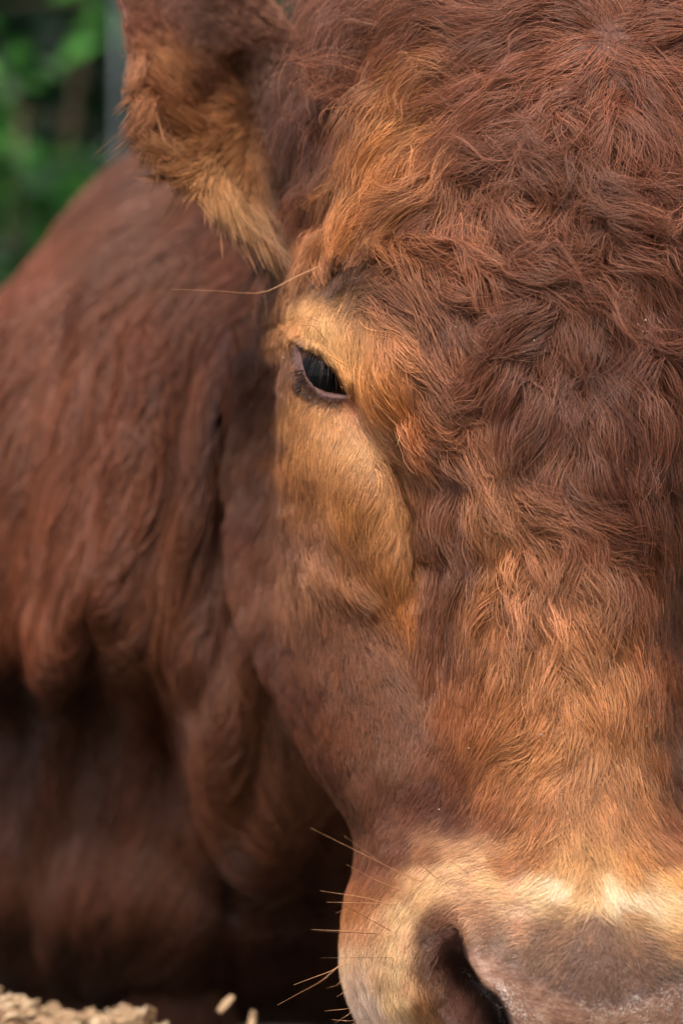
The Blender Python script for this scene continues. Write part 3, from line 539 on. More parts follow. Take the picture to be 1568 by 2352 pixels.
# bare skin is left free of hair
RHAIR = RHIN
def head_density(U, V, fr_):
    se = poly_sdf(EYE, U, V); sn = poly_sdf(NOSTRIL, U, V); sr = poly_sdf(RHAIR, U, V)
    low = V > 806 + (U - 692) * 0.92
    d = np.where(low, sstep(-6, -22, se), sstep(3, -3, se))
    dl_ = line_dist(NLft, U, V); dr_ = line_dist(NR, U, V); tn_ = dl_ / (dl_ + dr_ + 1e-6)
    d = d * np.where(sn > 0, sstep(.5, .2, tn_) * (dr_ > 14), sstep(0, -6, sn) + (dr_ > 22)).clip(0, 1) * sstep(4, -34, sr)
    d = d * (1 - .93 * np.clip(dent_at(U, V), 0, 1)) * np.where(fr_, 1, .25) * np.where((U > 1750) | (V < -80) | (V > 2450), .35, 1)
    return d

# ---------------------------------------------------------------- hair growing
def coat_mat(name):
    m, t, b = mat_new(name); a = N_(t, "ShaderNodeAttribute", attribute_name='coat'); t.links.new(a.outputs["Color"], b.inputs["Base Color"])
    b.inputs["Roughness"].default_value = 0.45; b.inputs["Specular IOR Level"].default_value = 0.4; return m
FUR = coat_mat('fur')

PIG_A, PIG_B = np.array([1.0, 1.04, 1.0]), np.array([.12, .12, .10])
def pigment(c):
    """absorption colour of a single hair whose massed coat looks like c"""
    return np.exp((np.log(np.maximum(c, 1e-4)) + PIG_B) / PIG_A)
def grow(name, S, n_guides, kids, props, colour, flow, density, parent, rad=0.00013, segs=7, spread=1.0, seed=1, mat=None, gain=1.0, free=False, lock=46.0):
    """comb a coat over a skin: guides follow the flow map, the hairs of each tuft follow their guide"""
    r = np.random.default_rng(seed)
    wgt = S.area * density(S.U, S.V)
    wgt[-1] = 0; cdf = np.cumsum(wgt.ravel()); tot_area = cdf[-1]
    k = np.searchsorted(cdf, r.uniform(0, cdf[-1], n_guides)); ga = k // S.nb + r.uniform(0, 1, n_guides); gb = k % S.nb + r.uniform(0, 1, n_guides)
    spacing = math.sqrt(tot_area / n_guides)
    s0 = S.at(ga, gb); u, v = unproj(s0[:, :3]); pr = props(u, v)
    Ln = pr[:, 0] * 1e-3 * r.uniform(0.7, 1.25, n_guides); curl = pr[:, 1]; clump = pr[:, 2]; lift = pr[:, 3] * 1e-3 * r.uniform(0.5, 1.5, n_guides)
    # locks: every guide belongs to the nearest of many scattered lock centres and leans towards it
    ru, rv = u.copy(), v.copy(); cs = lock; lr = np.random.default_rng(seed + 77); LT = lr.uniform(0, 1, (64, 64, 6))
    iu, iv = np.floor(ru / cs).astype(int), np.floor(rv / cs).astype(int); best = np.full(n_guides, 1e9); cid = np.zeros((n_guides, 2), int); cc = np.zeros((n_guides, 2))
    for di in (-1, 0, 1):
        for dj in (-1, 0, 1):
            a_, b_ = iu + di, iv + dj; q = LT[a_ & 63, b_ & 63]; cu_, cv_ = (a_ + q[:, 0]) * cs, (b_ + q[:, 1]) * cs
            d_ = (ru - cu_) ** 2 + (rv - cv_) ** 2; m_ = d_ < best
            best = np.where(m_, d_, best); cc[m_] = np.stack([cu_, cv_], -1)[m_]; cid[m_] = np.stack([a_, b_], -1)[m_]
    LQ = LT[cid[:, 0] & 63, cid[:, 1] & 63]; lk = sstep(.12, .55, curl)
    lift = lift * (1 + lk * (LQ[:, 2] * 2.0 - .8)); l_ang = (LQ[:, 3] - .5) * 1.0 * curl; l_tint = (LQ[:, 4] - .5) * .5 * (.3 + lk); l_bend = (LQ[:, 5] - .5) * 2.6 * curl
    bend = r.normal(0, 1, n_guides) * curl * 0.16 + l_bend * .6
    PA = np.zeros((segs, n_guides)); PB = np.zeros((segs, n_guides)); ph = r.uniform(0, 6.28, n_guides)
    G3 = np.zeros((segs, n_guides, 3)); G3[0] = s0[:, :3]; T0 = s0[:, 6:9].copy(), s0[:, 9:12].copy()
    for s in range(segs):
        PA[s], PB[s] = ga, gb
        st = S.at(ga, gb); P, Ta, Tb = st[:, :3], st[:, 6:9], st[:, 9:12]; u, v = unproj(P)
        if free: Ta, Tb = T0; u, v = unproj(G3[s])
        f = flow(u, v); nn = np.hypot(f[:, 0], f[:, 1]) + 1e-9; ang = np.arctan2(f[:, 1], f[:, 0])
        ang = ang + curl * (0.85 * N1(u / 70, v / 70, 0.5) + 0.25 * N2(u / 30, v / 30, 4.5)) + bend * (s / segs) * 2.0 + 0.25 * curl * np.sin(ph + s * 1.1)
        ang = ang + l_ang
        pe = (cc[:, 0] - ru) * -np.sin(ang) + (cc[:, 1] - rv) * np.cos(ang)
        ang = ang + np.clip(pe / cs, -1, 1) * lk * 1.05 * (1 - .6 * s / segs)
        Dw = np.stack([np.cos(ang), 0 * ang, -np.sin(ang)], -1)
        aa, ab, bb = (Ta * Ta).sum(1), (Ta * Tb).sum(1), (Tb * Tb).sum(1); da_, db_ = (Dw * Ta).sum(1), (Dw * Tb).sum(1)
        det = aa * bb - ab * ab + 1e-16; va = (da_ * bb - db_ * ab) / det; vb = (db_ * aa - da_ * ab) / det
        W = Ta * va[:, None] + Tb * vb[:, None]; wl = np.linalg.norm(W, axis=1) + 1e-9
        sc_ = (Ln / (segs - 1)) / np.maximum(wl, 0.15)
        if s + 1 < segs: G3[s + 1] = G3[s] + W / np.maximum(wl, 1e-3)[:, None] * (Ln / (segs - 1))[:, None]
        if free: continue
        ga = ga + np.clip(va * sc_, -12, 12); gb = gb + np.clip(vb * sc_, -12, 12)
    g_ = np.repeat(np.arange(n_guides), kids); n = len(g_)
    # scatter hairs around their guide in real distance
    st = S.at(PA[0][g_], PB[0][g_]); la = np.linalg.norm(st[:, 6:9], axis=1) + 1e-6; lb = np.linalg.norm(st[:, 9:12], axis=1) + 1e-6
    oa = r.normal(0, 1, n) * spacing * spread / la; ob = r.normal(0, 1, n) * spacing * spread / lb
    oa = np.clip(oa, -14, 14); ob = np.clip(ob, -14, 14)
    lf = r.uniform(0.6, 1.12, n); tt = np.linspace(0, 1, segs)
    X = np.zeros((n, segs, 3)); hh = lift[g_] * r.uniform(0.35, 1.3, n); fz = r.normal(0, 1, (n, 2)); 
    cl = clump[g_]; fa = np.arange(segs)
    for s in range(segs):
        tl = tt[s] * lf * (segs - 1); i = np.clip(tl.astype(int), 0, segs - 2); f = tl - i
        a_ = PA[i, g_] * (1 - f) + PA[i + 1, g_] * f; b_ = PB[i, g_] * (1 - f) + PB[i + 1, g_] * f
        k_ = 1 - cl * tt[s] ** 1.3
        wob = 0.06 * curl[g_] + 0.03
        a_ = a_ + oa * k_ + fz[:, 0] * wob * tt[s] ** 1.5 * Ln[g_] / la; b_ = b_ + ob * k_ + fz[:, 1] * wob * tt[s] ** 1.5 * Ln[g_] / lb
        q_ = S.at(a_, b_); h = hh * (tt[s] ** 0.7) * (1 - 0.45 * tt[s] ** 2)
        if s == 0: h = -0.0006
        if free:
            if s == 0: q0 = q_; off3 = q_[:, :3] - G3[0][g_]
            gp = G3[i, g_] * (1 - f)[:, None] + G3[i + 1, g_] * f[:, None]
            X[:, s] = gp + off3 * k_[:, None] + q0[:, 3:6] * np.asarray(h).reshape(-1, 1)
        else:
            X[:, s] = q_[:, :3] + q_[:, 3:6] * np.asarray(h).reshape(-1, 1)
        if s == 0: roots = q_[:, :3]
    u, v = unproj(roots); dn = density(u, v, True) if density.__code__.co_argcount > 2 else density(u, v)
    keep = r.uniform(0, 1, n) < np.clip(dn * 1.3, 0, 1); X = X[keep]; u, v = u[keep], v[keep]; g2 = g_[keep]; n = len(X)
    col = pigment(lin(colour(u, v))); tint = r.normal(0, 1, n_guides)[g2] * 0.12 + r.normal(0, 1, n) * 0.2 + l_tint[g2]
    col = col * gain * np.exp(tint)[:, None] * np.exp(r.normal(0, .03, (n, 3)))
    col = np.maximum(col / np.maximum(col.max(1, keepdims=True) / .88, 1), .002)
    cu = bpy.data.hair_curves.new(name); cu.add_curves([segs] * n)
    cu.attributes['position'].data.foreach_set('vector', X.astype(np.float32).ravel()) if 'position' in cu.attributes else cu.points.foreach_set('position', X.astype(np.float32).ravel())
    ra = cu.attributes.get('radius') or cu.attributes.new('radius', 'FLOAT', 'POINT')
    prof = rad * np.array([1, 1, 1, .95, .85, .65, .25])[np.linspace(0, 6, segs).astype(int)]
    ra.data.foreach_set('value', (prof[None] * r.uniform(.75, 1.3, (n, 1)) * np.clip(Ln[g2] / .018, .62, 1.0)[:, None]).astype(np.float32).ravel())
    ca = cu.attributes.new('coat', 'FLOAT_COLOR', 'CURVE'); ca.data.foreach_set('color', np.concatenate([col, np.ones((n, 1))], 1).astype(np.float32).ravel())
    o = link(name, cu, parent, mat or FUR); print(name, n, 'hairs'); return o

# ---------------------------------------------------------------- skin mesh of the animal
parts = []; cols = []
def skin_of(S, cm, k=0.55):
    return pigment(lin(samp(cm, S.U, S.V).reshape(-1, 3))) * k
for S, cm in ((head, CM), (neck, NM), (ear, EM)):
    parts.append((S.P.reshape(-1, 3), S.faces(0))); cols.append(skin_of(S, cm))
hc = cols[0].reshape(head.na, head.nb, 3)
U, V = head.U, head.V; se = poly_sdf(EYE, U, V); sr = poly_sdf(RHIN, U, V); sn = poly_sdf(NOSTRIL, U, V)
def blend(c, rgb, wgt): return c * (1 - wgt[..., None]) + lin(rgb) * wgt[..., None]
low = V > 806 + (U - 692) * 0.92
hc = blend(hc, (132, 98, 80), sstep(-45, -5, sr) * (V > 2080) * (U < 1800))
mot = sstep(0.1, 0.7, N1(U / 14, V / 14) * .6 + N2(U / 40, V / 40) * .6)
hc = blend(hc, (152, 118, 98), mot * sstep(-10, 10, sr) * .6)
hc = blend(hc, (104, 82, 76), sstep(-60, -20, sr) * sstep(30, -10, sr) * sstep(1120, 1200, U) * .8 * (V > 2080))
hc = blend(hc, (84, 52, 42), sstep(-8, 18, sn)); hc = blend(hc, (36, 21, 17), sstep(.5, .85, tn_) * (sn > 4) * sstep(2150, 2240, V))
hc = blend(hc, (128, 92, 84), sstep(-30, -16, se) * low * front)
hc = blend(hc, (106, 78, 72), sstep(-16, -10, se) * low * front)
hc = blend(hc, (84, 54, 48), sstep(-5, -1, se) * low * front); hc = blend(hc, (60, 38, 30), sstep(-14, -3, se) * ~low * front)
hc = blend(hc, (176, 112, 88), np.exp(-(((U - 812) / 16) ** 2 + ((V - 935) / 30) ** 2)) * front * .8)
cols[0] = hc.reshape(-1, 3)
parts.append((ear2.P.reshape(-1, 3), ear2.faces(0))); cols.append(np.tile(lin((120, 70, 52)) * .8, (len(parts[-1][0]), 1)))
for S in legs:
    parts.append((S.P.reshape(-1, 3), S.faces(0))); z = S.P.reshape(-1, 3)[:, 2:3]
    cols.append(np.where(z < 0.065, lin((50, 42, 38)), lin((92, 50, 36)) * .8))
tl = np.linspace(0, 1, 20)[:, None]; tp = np.array([[0.10, 2.42, 0.95]]) + tl * [[0.0, .12, -.75]] + np.sin(tl * 3) * [[0, .05, 0]]
parts.append(tube(tp, np.linspace(.03, .012, 20), 10)); cols.append(np.tile(lin((92, 50, 36)), (len(parts[-1][0]), 1)))
Vv, Qq, Tt = merge(parts)
me = mesh_np('cow', Vv, Qq, True, Tt)
if len(me.vertices) == len(Vv): set_col(me, 'coat', np.vstack(cols))
wet = np.concatenate([(sstep(-45, 5, sr) * (U < 1800)).reshape(-1), np.zeros(len(Vv) - head.na * head.nb)])
wa = me.attributes.new('wet', 'FLOAT', 'POINT'); wa.data.foreach_set('value', wet.astype(np.float32))
m, t, b = mat_new('skin')
a = N_(t, "ShaderNodeAttribute", attribute_name='coat'); wv = N_(t, "ShaderNodeAttribute", attribute_name='wet')
tc = N_(t, "ShaderNodeTexCoord"); vo = N_(t, "ShaderNodeTexVoronoi", Scale=420.0); vo.feature = 'SMOOTH_F1'
nz = N_(t, "ShaderNodeTexNoise", Scale=170.0, Detail=5.0); nz2 = N_(t, "ShaderNodeTexNoise", Scale=900.0, Detail=3.0)
for n_ in (vo, nz, nz2): t.links.new(tc.outputs["Object"], n_.inputs["Vector"])
mx = N_(t, "ShaderNodeMix", data_type='RGBA', blend_type='MULTIPLY'); t.links.new(a.outputs["Color"], mx.inputs[6])
t.links.new(ramp(t, nz.outputs[0], [(0.3, (.72, .66, .64)), (0.7, (1.1, 1.08, 1.05))]), mx.inputs[7]); mx.inputs[0].default_value = 1.0
t.links.new(mx.outputs[2], b.inputs["Base Color"])
# dry pale flakes on the bare nose
nf = N_(t, "ShaderNodeTexNoise", Scale=230.0, Detail=4.0, Distortion=1.6); t.links.new(tc.outputs["Object"], nf.inputs["Vector"])
fl = ramp(t, nf.outputs[0], [(0.47, (0, 0, 0)), (0.50, (1, 1, 1)), (0.53, (0, 0, 0))]); nb = N_(t, "ShaderNodeTexNoise", Scale=60.0, Detail=2.0); t.links.new(tc.outputs["Object"], nb.inputs["Vector"])
fb = ramp(t, nb.outputs[0], [(0.45, (0, 0, 0)), (0.62, (1, 1, 1))])
f1 = N_(t, "ShaderNodeMath", operation='MULTIPLY'); t.links.new(fl, f1.inputs[0]); t.links.new(fb, f1.inputs[1])
f2 = N_(t, "ShaderNodeMath", operation='MULTIPLY'); t.links.new(f1.outputs[0], f2.inputs[0]); t.links.new(wv.outputs["Fac"], f2.inputs[1])
mf = N_(t, "ShaderNodeMix", data_type='RGBA'); t.links.new(f2.outputs[0], mf.inputs[0]); t.links.new(mx.outputs[2], mf.inputs[6]); mf.inputs[7].default_value = (.5, .42, .36, 1)
t.links.new(mf.outputs[2], b.inputs["Base Color"])
ad = N_(t, "ShaderNodeMath", operation='ADD'); t.links.new(vo.outputs["Distance"], ad.inputs[0]); t.links.new(nz2.outputs[0], ad.inputs[1])
bp = N_(t, "ShaderNodeBump", Strength=0.45); bp.inputs["Distance"].default_value = 0.0012; t.links.new(ad.outputs[0], bp.inputs["Height"]); t.links.new(bp.outputs[0], b.inputs["Normal"])
mr = N_(t, "ShaderNodeMapRange"); mr.inputs["To Min"].default_value = 0.62; mr.inputs["To Max"].default_value = 0.52; t.links.new(wv.outputs["Fac"], mr.inputs["Value"]); t.links.new(mr.outputs[0], b.inputs["Roughness"])
b.inputs["Subsurface Weight"].default_value = 0.15; b.inputs["Subsurface Radius"].default_value = (.004, .0015, .001); b.inputs["Subsurface Scale"].default_value = 0.5
cow = link('cow', me, None, m)
tag(cow, 'large reddish brown bull with curly forehead and pale muzzle, its head close up', 'cow')

# the coats
head_props = lambda u, v: samp(HM, u, v) * (1 + np.array([.22, .05, .15, 0, 0]) * sstep(1250, 900, v)[..., None])
head_col = lambda u, v: samp(CM, u, v)
head_flow = lambda u, v: samp(FM, u, v)
def dens_head(U, V, flat=False):
    return head_density(U, V, True if flat else front)
GAIN = 1.0
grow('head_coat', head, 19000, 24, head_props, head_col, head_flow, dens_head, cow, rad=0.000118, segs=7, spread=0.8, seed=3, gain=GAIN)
def neck_props(u, v):
    n = len(u); return np.stack([np.full(n, 66.), np.full(n, .28), np.full(n, .55), np.full(n, 8.), np.ones(n)], -1)
def neck_flow(u, v):
    a = np.stack([-.38 - .35 * sstep(900, 500, v) + .38 * sstep(330, 560, u), 1 + 0 * u], -1); return a
def dens_neck(U, V, flat=False):
    d = np.where((U > -250) & (U < 900) & (V > 100), 1.0, 0.10)
    return d if flat else d * np.where(neck.P[..., 1] < 1.0, 1, .1)
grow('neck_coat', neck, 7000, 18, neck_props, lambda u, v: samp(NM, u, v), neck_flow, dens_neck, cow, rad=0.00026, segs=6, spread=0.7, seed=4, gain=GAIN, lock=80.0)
for k_, S in enumerate(legs):
    lf_ = lambda u, v: np.stack([-.15 + 0 * u, 1 + 0 * u], -1)
    lp_ = lambda u, v: np.stack([np.full(len(u), 20.), np.full(len(u), .2), np.full(len(u), .4), np.full(len(u), 3.), np.ones(len(u))], -1)
    hoof = lambda U, V, flat=False, S=S: (S.P[..., 2] > .075) * 1.0 if not flat else np.ones(np.shape(U))
    grow('leg_coat', S, 700, 12, lp_, lambda u, v: np.tile([96, 54, 39], (len(u), 1)), lf_, hoof, cow, rad=0.0003, segs=5, spread=0.7, seed=40 + k_)
def ear_props(u, v):
    edge = sstep(190, 40, line_dist([(290,200),(350,290),(430,380),(560,500)], u, v))
    n = len(u); return np.stack([(12 + 33 * edge) * (.35 + .65 * sstep(100, 320, v)) * (.6 + .4 * sstep(300, 400, u)), np.full(n, .09), np.full(n, .22), 3 + 4 * edge, np.ones(n)], -1)
EF = field([(640,200,-.9,-.5),(560,100,-.8,-.5),(450,0,-.5,-.9),(330,0,-.1,-1),(255,0,.15,-1),(262,80,-.1,-1),(290,60,0,-1),(350,150,-.8,-.5),(400,180,-.9,-.45),(300,150,-.2,.9),(310,250,-.6,.7),(420,280,-1,.1),(520,250,-1,.2),(600,300,-.8,.6),(350,330,-.75,.65),(400,360,-.75,.7),(450,400,-.7,.75),(520,460,-.5,.9),(580,500,-.3,1),(600,420,-.4,.95),(680,300,-.3,.9),(690,150,-.6,-.8),(620,60,-.6,-.6),(690,450,-.3,.9),(640,380,-.5,.9)], 25., 2.)
grow('ear_coat', ear, 6500, 18, ear_props, lambda u, v: samp(EM, u, v) * [.86, .90, .94], lambda u, v: samp(EF, u, v), lambda U, V: np.ones(np.shape(U)), cow, rad=0.00014, segs=6, spread=0.7, seed=5, gain=GAIN, free=True)

# ---------------------------------------------------------------- eye
def sphere_uv(r, nu=64, nv=48):
    th = np.linspace(0, math.pi, nv); ph = np.arange(nu) * 2 * math.pi / nu
    T, Pp = np.meshgrid(th, ph, indexing='ij'); V = np.stack([r * np.sin(T) * np.cos(Pp), -r * np.cos(T), r * np.sin(T) * np.sin(Pp)], -1).reshape(-1, 3)
    i, j = np.meshgrid(np.arange(nv - 1), np.arange(nu), indexing='ij'); j1 = (j + 1) % nu
    return V, np.stack([i * nu + j, i * nu + j1, (i + 1) * nu + j1, (i + 1) * nu + j], -1).reshape(-1, 4)
def surf_depth(u, v):
    k = np.argmin((head.U - u) ** 2 + (head.V - v) ** 2 + (~front) * 1e6); return head.P.reshape(-1, 3)[k, 1]
lid = min(surf_depth(745, 912), surf_depth(760, 830))
lid = EYED
def eyeball(centre, name='eye'):
    m, t, b = mat_new('eyeball')
    tc = N_(t, "ShaderNodeTexCoord"); sx = N_(t, "ShaderNodeVectorMath", operation='DISTANCE'); t.links.new(tc.outputs["Object"], sx.inputs[0])
    ax = Vector((-0.12, -1, 0.13)).normalized() * ER; sx.inputs[1].default_value = ax
    c = ramp(t, sx.outputs["Value"], [(0.0, (.003, .004, .005)), (0.0112, (.005, .005, .005)), (0.0125, (.016, .010, .007)), (0.0145, (.045, .025, .018)), (0.03, (.07, .04, .03))])
    t.links.new(c, b.inputs["Base Color"]); b.inputs["Roughness"].default_value = 0.07; b.inputs["Specular IOR Level"].default_value = 0.09
    V, Q = sphere_uv(ER); 
    d = np.linalg.norm(V - np.array(ax), axis=1); V = V * (1 + 0.055 * sstep(.0125, .006, d))[:, None]    # cornea bulge
    o = link(name, mesh_np(name, V, Q), cow, m); o.location = centre; return o
eyeball(EC)
e2 = pt(2020, 868, .075); e2[1] = .10; o = eyeball(e2)

def hair_set(name, strands, rad, rgb, parent, mat=None):
    """a handful of separately placed stiff hairs as one real mesh"""
    P_ = []
    for s in strands:
        s = np.array(s, float); n = len(s); t = np.linspace(0, 1, n); tq = np.linspace(0, n - 1.0001, 14)
        path = catmull(s, tq, False); P_.append(tube(path, rad * np.linspace(1, .22, 14), 5))
    V, Q, T = merge(P_); return link(name, mesh_np(name, V, Q, True, T), parent, mat)
def bristle_mat(name, c):
    m, t, b = mat_new(name); b.inputs["Base Color"].default_value = (*lin(c), 1); b.inputs["Roughness"].default_value = 0.4; return m
LASH = bristle_mat('lash', (66, 42, 33)); WHI = bristle_mat('whisker', (205, 150, 105)); WHD = bristle_mat('whisker_dark', (90, 56, 40))
r = np.random.default_rng(9)
L = []
up = np.array([(692,803),(712,806),(735,818),(757,834),(774,852)], float)
for k in range(20):
    p = catmull(up, np.array([(k + r.uniform(-.6, .6)) / 20 * 3.9 + .05]).clip(0, 3.95), False)[0] + r.normal(0, 1.5, 2); f = k / 20
    ln = r.uniform(28, 74); dx, dz = -0.75 + f * .75 + r.normal(0, .08), 1.0
    d0 = lid - 0.001
    L.append([pt(p[0], p[1], d0), pt(p[0] + dx * ln * .25 - 2, p[1] + ln * .15, d0 - .006), pt(p[0] + dx * ln * .6, p[1] + ln * .5, d0 - .009), pt(p[0] + dx * ln, p[1] + ln * dz, d0 - .008)])
lo = np.array([(694,850),(704,880),(725,905),(752,920),(785,922)], float)
for k in range(95):
    f = k / 95; p = catmull(lo, np.array([f * 4.0]), False)[0] + r.normal(0, 2, 2); ln = r.uniform(24, 58) * (1 - .4 * f)
    dx, dz = -1.0 + f * .5, .25 + f * .75; d0 = surf_depth(p[0], p[1]) - .0005
    L.append([pt(p[0], p[1], d0), pt(p[0] + dx * ln * .35, p[1] + dz * ln * .25, d0 - .002), pt(p[0] + dx * ln * .7, p[1] + dz * ln * .6, d0 - .003), pt(p[0] + dx * ln, p[1] + dz * ln, d0 - .0025)])
hair_set('eyelashes', L, 0.00019, None, cow, LASH)

WH = [ # whiskers: root, bend, tip (u, v); depth root, tip; material
 ((750,604),(600,672),(392,664),.06,.02,WHI,.00030),
 ((972,2028),(880,1985),(790,1920),.0,-.06,WHI,.00022),((958,2026),(860,1975),(714,1902),.0,-.05,WHI,.00022),((930,2050),(850,2015),(795,1985),.01,-.03,WHI,.0002),
 ((1076,2008),(1045,1985),(1000,1962),-.03,-.055,WHD,.0002),((1006,2021),(965,1985),(908,1942),-.01,-.05,WHD,.0002),
 ((910,2080),(830,2060),(735,2046),.01,-.02,WHI,.00022),((900,2140),(800,2085),(758,2064),.01,-.03,WHD,.00022),((880,2075),(800,2073),(750,2072),.015,-.01,WHI,.0002),
 ((880,2145),(790,2138),(716,2135),.0,-.03,WHI,.00026),((870,2145),(780,2141),(730,2138),.0,-.02,WHD,.0002),
 ((905,2200),(790,2200),(735,2200),.0,-.02,WHD,.00018),((830,2190),(760,2230),(675,2262),.03,.0,WHI,.00026),((800,2200),(735,2255),(638,2308),.03,.0,WHI,.00026),
 ((800,2160),(788,2172),(780,2178),.04,.03,WHI,.0002),((800,2230),(775,2262),(750,2270),.03,.02,WHI,.00022),((810,2250),(785,2282),(772,2290),.03,.02,WHI,.0002),
 ((840,2310),(790,2318),(745,2322),.03,.02,WHI,.00022),((830,2300),(800,2330),(768,2350),.03,.02,WHI,.0002),((850,2340),(800,2345),(762,2342),.03,.02,WHI,.00022),((845,2330),(810,2352),(780,2362),.03,.01,WHI,.0002),
 ((800,2085),(785,2092),(770,2098),.05,.04,WHI,.0002),
 ((756,790),(720,750),(675,745),.045,.03,WHD,.00016),((800,845),(760,820),(720,812),.03,.02,WHD,.00018),((735,740),(705,728),(685,735),.04,.03,WHD,.00014)]
for (r0, md, tp_, d0, d1, mt, rd) in WH:
    dm = surf_depth(*r0); base = pt(*r0, dm - .0005); tip = pt(*tp_, min(dm, d0) + (d1 - d0)); c = pt(*md, min(dm, d0) + (d1 - d0) * .35 - .012)
    if r0[0] < 805: c = pt(*md, dm - .01)
    hair_set('whisker', [[base, base * .5 + c * .5, c, c * .5 + tip * .5, tip]], rd * .8, None, cow, mt)

# dry skin and dust specks caught in the coat, and the short straw beside the brow pad
r = np.random.default_rng(77); P_ = []
k_ = np.flatnonzero((front & (head.V > 0) & (head.V < 2150) & (head.U < 1568) & (poly_sdf(EYE, head.U, head.V) < -20) & ((head.U > 1000) | (head.V < 1300))).ravel())
for k in r.choice(k_, 70):
    c = head.P.reshape(-1, 3)[k] + head.N.reshape(-1, 3)[k] * (.0012 + samp(HM, head.U.ravel()[k:k + 1], head.V.ravel()[k:k + 1])[0, 3] * .00075)
    sz = r.uniform(.00022, .00055); Vs, Qs = sphere_uv(1.0, 7, 5); P_.append((Vs * sz * r.uniform(.4, 1.3, 3) + c, Qs))
V, Q, T = merge(P_); o = link('dust_specks', mesh_np('dust_specks', V, Q), cow, simple_mat('dust', (.42, .33, .26), .9)); o['kind'] = 'stuff'
d_ = surf_depth(915, 1010) - .006
V, Q, T = tube([pt(926, 978, d_), pt(921, 994, d_ - .001), pt(915, 1012, d_ - .001), pt(911, 1026, d_)], [.00032, .00034, .00032, .0002], 6)
straw = link('straw', mesh_np('straw', V, Q, True, T), None, simple_mat('straw', (.52, .36, .18), .6)); tag(straw, 'short pale straw caught in the brown hair below the brow, right of the eye', 'straw')

# ---------------------------------------------------------------- wood chips in the lower left corner
def chip(r, L, W, T):
    nx, ny = 5, 3; x, y = np.meshgrid(np.linspace(-.5, .5, nx), np.linspace(-.5, .5, ny), indexing='ij')
    wd = W * (1 - r.uniform(.1, .6) * np.abs(2 * x) ** 2) * (1 + r.normal(0, .08, x.shape)); bendk = r.uniform(-.25, .25)
    top = np.stack([x * L * (1 + r.normal(0, .05, x.shape)), y * wd, bendk * L * (2 * x) ** 2 * .5 + T / 2 + r.normal(0, T * .15, x.shape)], -1); bot = top - [0, 0, T]
    V = np.concatenate([top.reshape(-1, 3), bot.reshape(-1, 3)]); n = nx * ny; Q = []
    for i in range(nx - 1):
        for j in range(ny - 1):
            a = i * ny + j; Q += [(a, a + ny, a + ny + 1, a + 1), (n + a, n + a + 1, n + a + ny + 1, n + a + ny)]
    for i in range(nx - 1):
        a, b_ = i * ny, i * ny + ny - 1; Q += [(a, n + a, n + a + ny, a + ny), (b_, b_ + ny, n + b_ + ny, n + b_)]
    for j in range(ny - 1):
        a, b_ = j, (nx - 1) * ny + j; Q += [(a, a + 1, n + a + 1, n + a), (b_, n + b_, n + b_ + 1, b_ + 1)]
    return V, np.array(Q)
def rot(r, tilt=1.0):
    a, b_, c = r.uniform(0, 6.28), r.normal(0, .45) * tilt, r.normal(0, .45) * tilt
    Rz = np.array([[math.cos(a), -math.sin(a), 0], [math.sin(a), math.cos(a), 0], [0, 0, 1]]); Ry = np.array([[math.cos(b_), 0, math.sin(b_)], [0, 1, 0], [-math.sin(b_), 0, math.cos(b_)]]); Rx = np.array([[1, 0, 0], [0, math.cos(c), -math.sin(c)], [0, math.sin(c), math.cos(c)]])
    return Rx @ Ry @ Rz
m, t, b = mat_new('chip_wood'); a = N_(t, "ShaderNodeAttribute", attribute_name='tone')
t.links.new(ramp(t, a.outputs["Fac"], [(0, (.06, .03, .015)), (.35, (.24, .14, .07)), (.7, (.38, .25, .14)), (1, (.52, .38, .24))]), b.inputs["Base Color"]); b.inputs["Roughness"].default_value = 0.75
CHIPM = m
PX, PY = pt(120, 0, .30)[0], .28
def mound_z(x, y):
    top = pt(120, 2362, .30)[2]
    z = top * np.exp(-(((x - PX) / .30) ** 4 * .5 + ((y - PY) / .30) ** 2) * .9) 
    xr = np.clip(x - pt(330, 0, .3)[0], 0, 1); z = z - xr * .45 * np.exp(-xr * 6)
    return np.maximum(z, 0) + 0.006 * N1(x * 30, y * 30) + .012 * N2(x * 14 + 3, y * 14)
r = np.random.default_rng(31); P_, tn = [], []
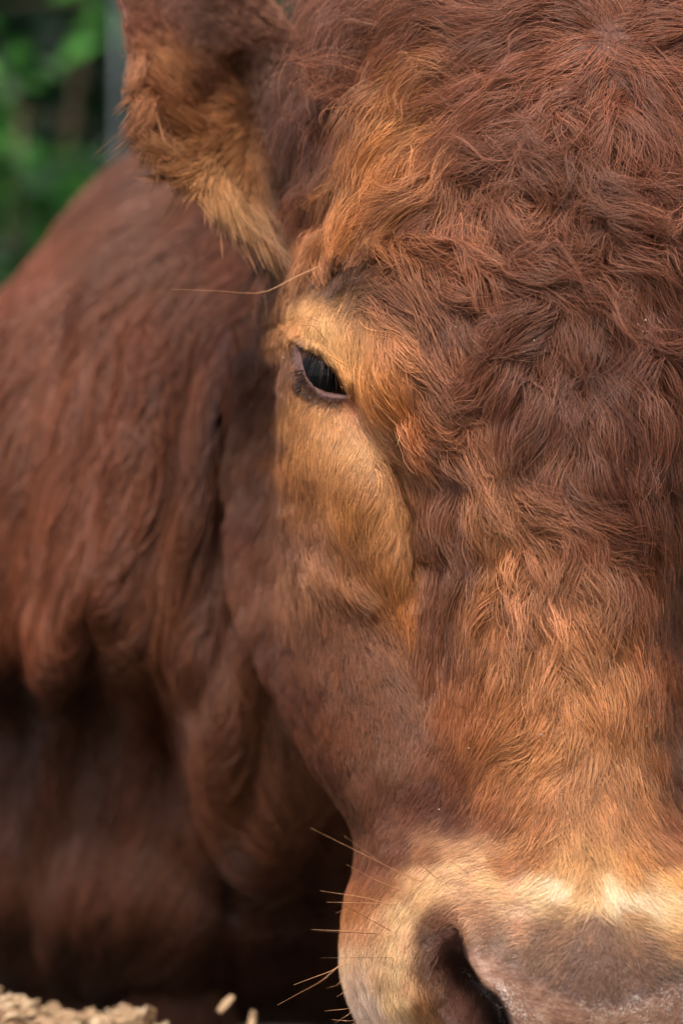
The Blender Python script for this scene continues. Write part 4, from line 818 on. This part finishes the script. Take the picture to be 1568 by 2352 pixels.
gx_, gy_ = np.meshgrid(np.linspace(PX - .75, PX + .75, 90), np.linspace(PY - .7, PY + .7, 90), indexing='ij')
gz_ = mound_z(gx_, gy_) - .01; i, j = np.meshgrid(np.arange(89), np.arange(89), indexing='ij')
P_.append((np.stack([gx_, gy_, gz_], -1).reshape(-1, 3), np.stack([i * 90 + j, (i + 1) * 90 + j, (i + 1) * 90 + j + 1, i * 90 + j + 1], -1).reshape(-1, 4))); tn.append(np.full(8100, .1))
for k in range(7500):
    if k < 4500: x, y = PX + r.normal(0, .17), PY + r.normal(0, .10)
    else: x, y = PX + r.normal(0, .34), PY + r.normal(0, .3)
    z = float(mound_z(x, y)); 
    if z < .01: z = .01
    s = r.choice([.35, .5, .7, .95, 1.3, 1.7], p=[.25, .25, .25, .15, .07, .03]); Vc, Qc = chip(r, .017 * s, .008 * s * r.uniform(.6, 1.5), .0016)
    P_.append((Vc @ rot(r, 1.1).T + [x, y, z + r.uniform(0, .010)], Qc)); tn.append(np.full(len(Vc), np.clip(r.normal(.62, .24), 0, 1)))
V, Q, T = merge(P_); me = mesh_np('wood_chips', V, Q, False); a = me.attributes.new('tone', 'FLOAT', 'POINT'); a.data.foreach_set('value', np.concatenate(tn).astype(np.float32))
o = link('wood_chips', me, None, CHIPM); tag(o, 'heap of pale blond wood chips in the lower left corner', 'wood chips', kind='stuff')
def lone_chip(u, v, d, ang, L, label, seed):
    rr = np.random.default_rng(seed); Vc, Qc = chip(rr, L, L * .36, .003); me = mesh_np('wood_chip', Vc, Qc, False)
    a = me.attributes.new('tone', 'FLOAT', 'POINT'); a.data.foreach_set('value', np.full(len(Vc), .7, np.float32))
    o = link('wood_chip', me, None, CHIPM); o.location = pt(u, v, d); o.rotation_euler = (math.radians(70), math.radians(-ang), 0); tag(o, label, 'wood chip')
lone_chip(518, 2306, .30, 48, .0125, 'pale wood chip leaning diagonally just right of the chip heap', 1)
lone_chip(580, 2342, .30, 80, .011, 'small upright wood chip at the bottom edge, rightmost of the chips', 2)
print('built')
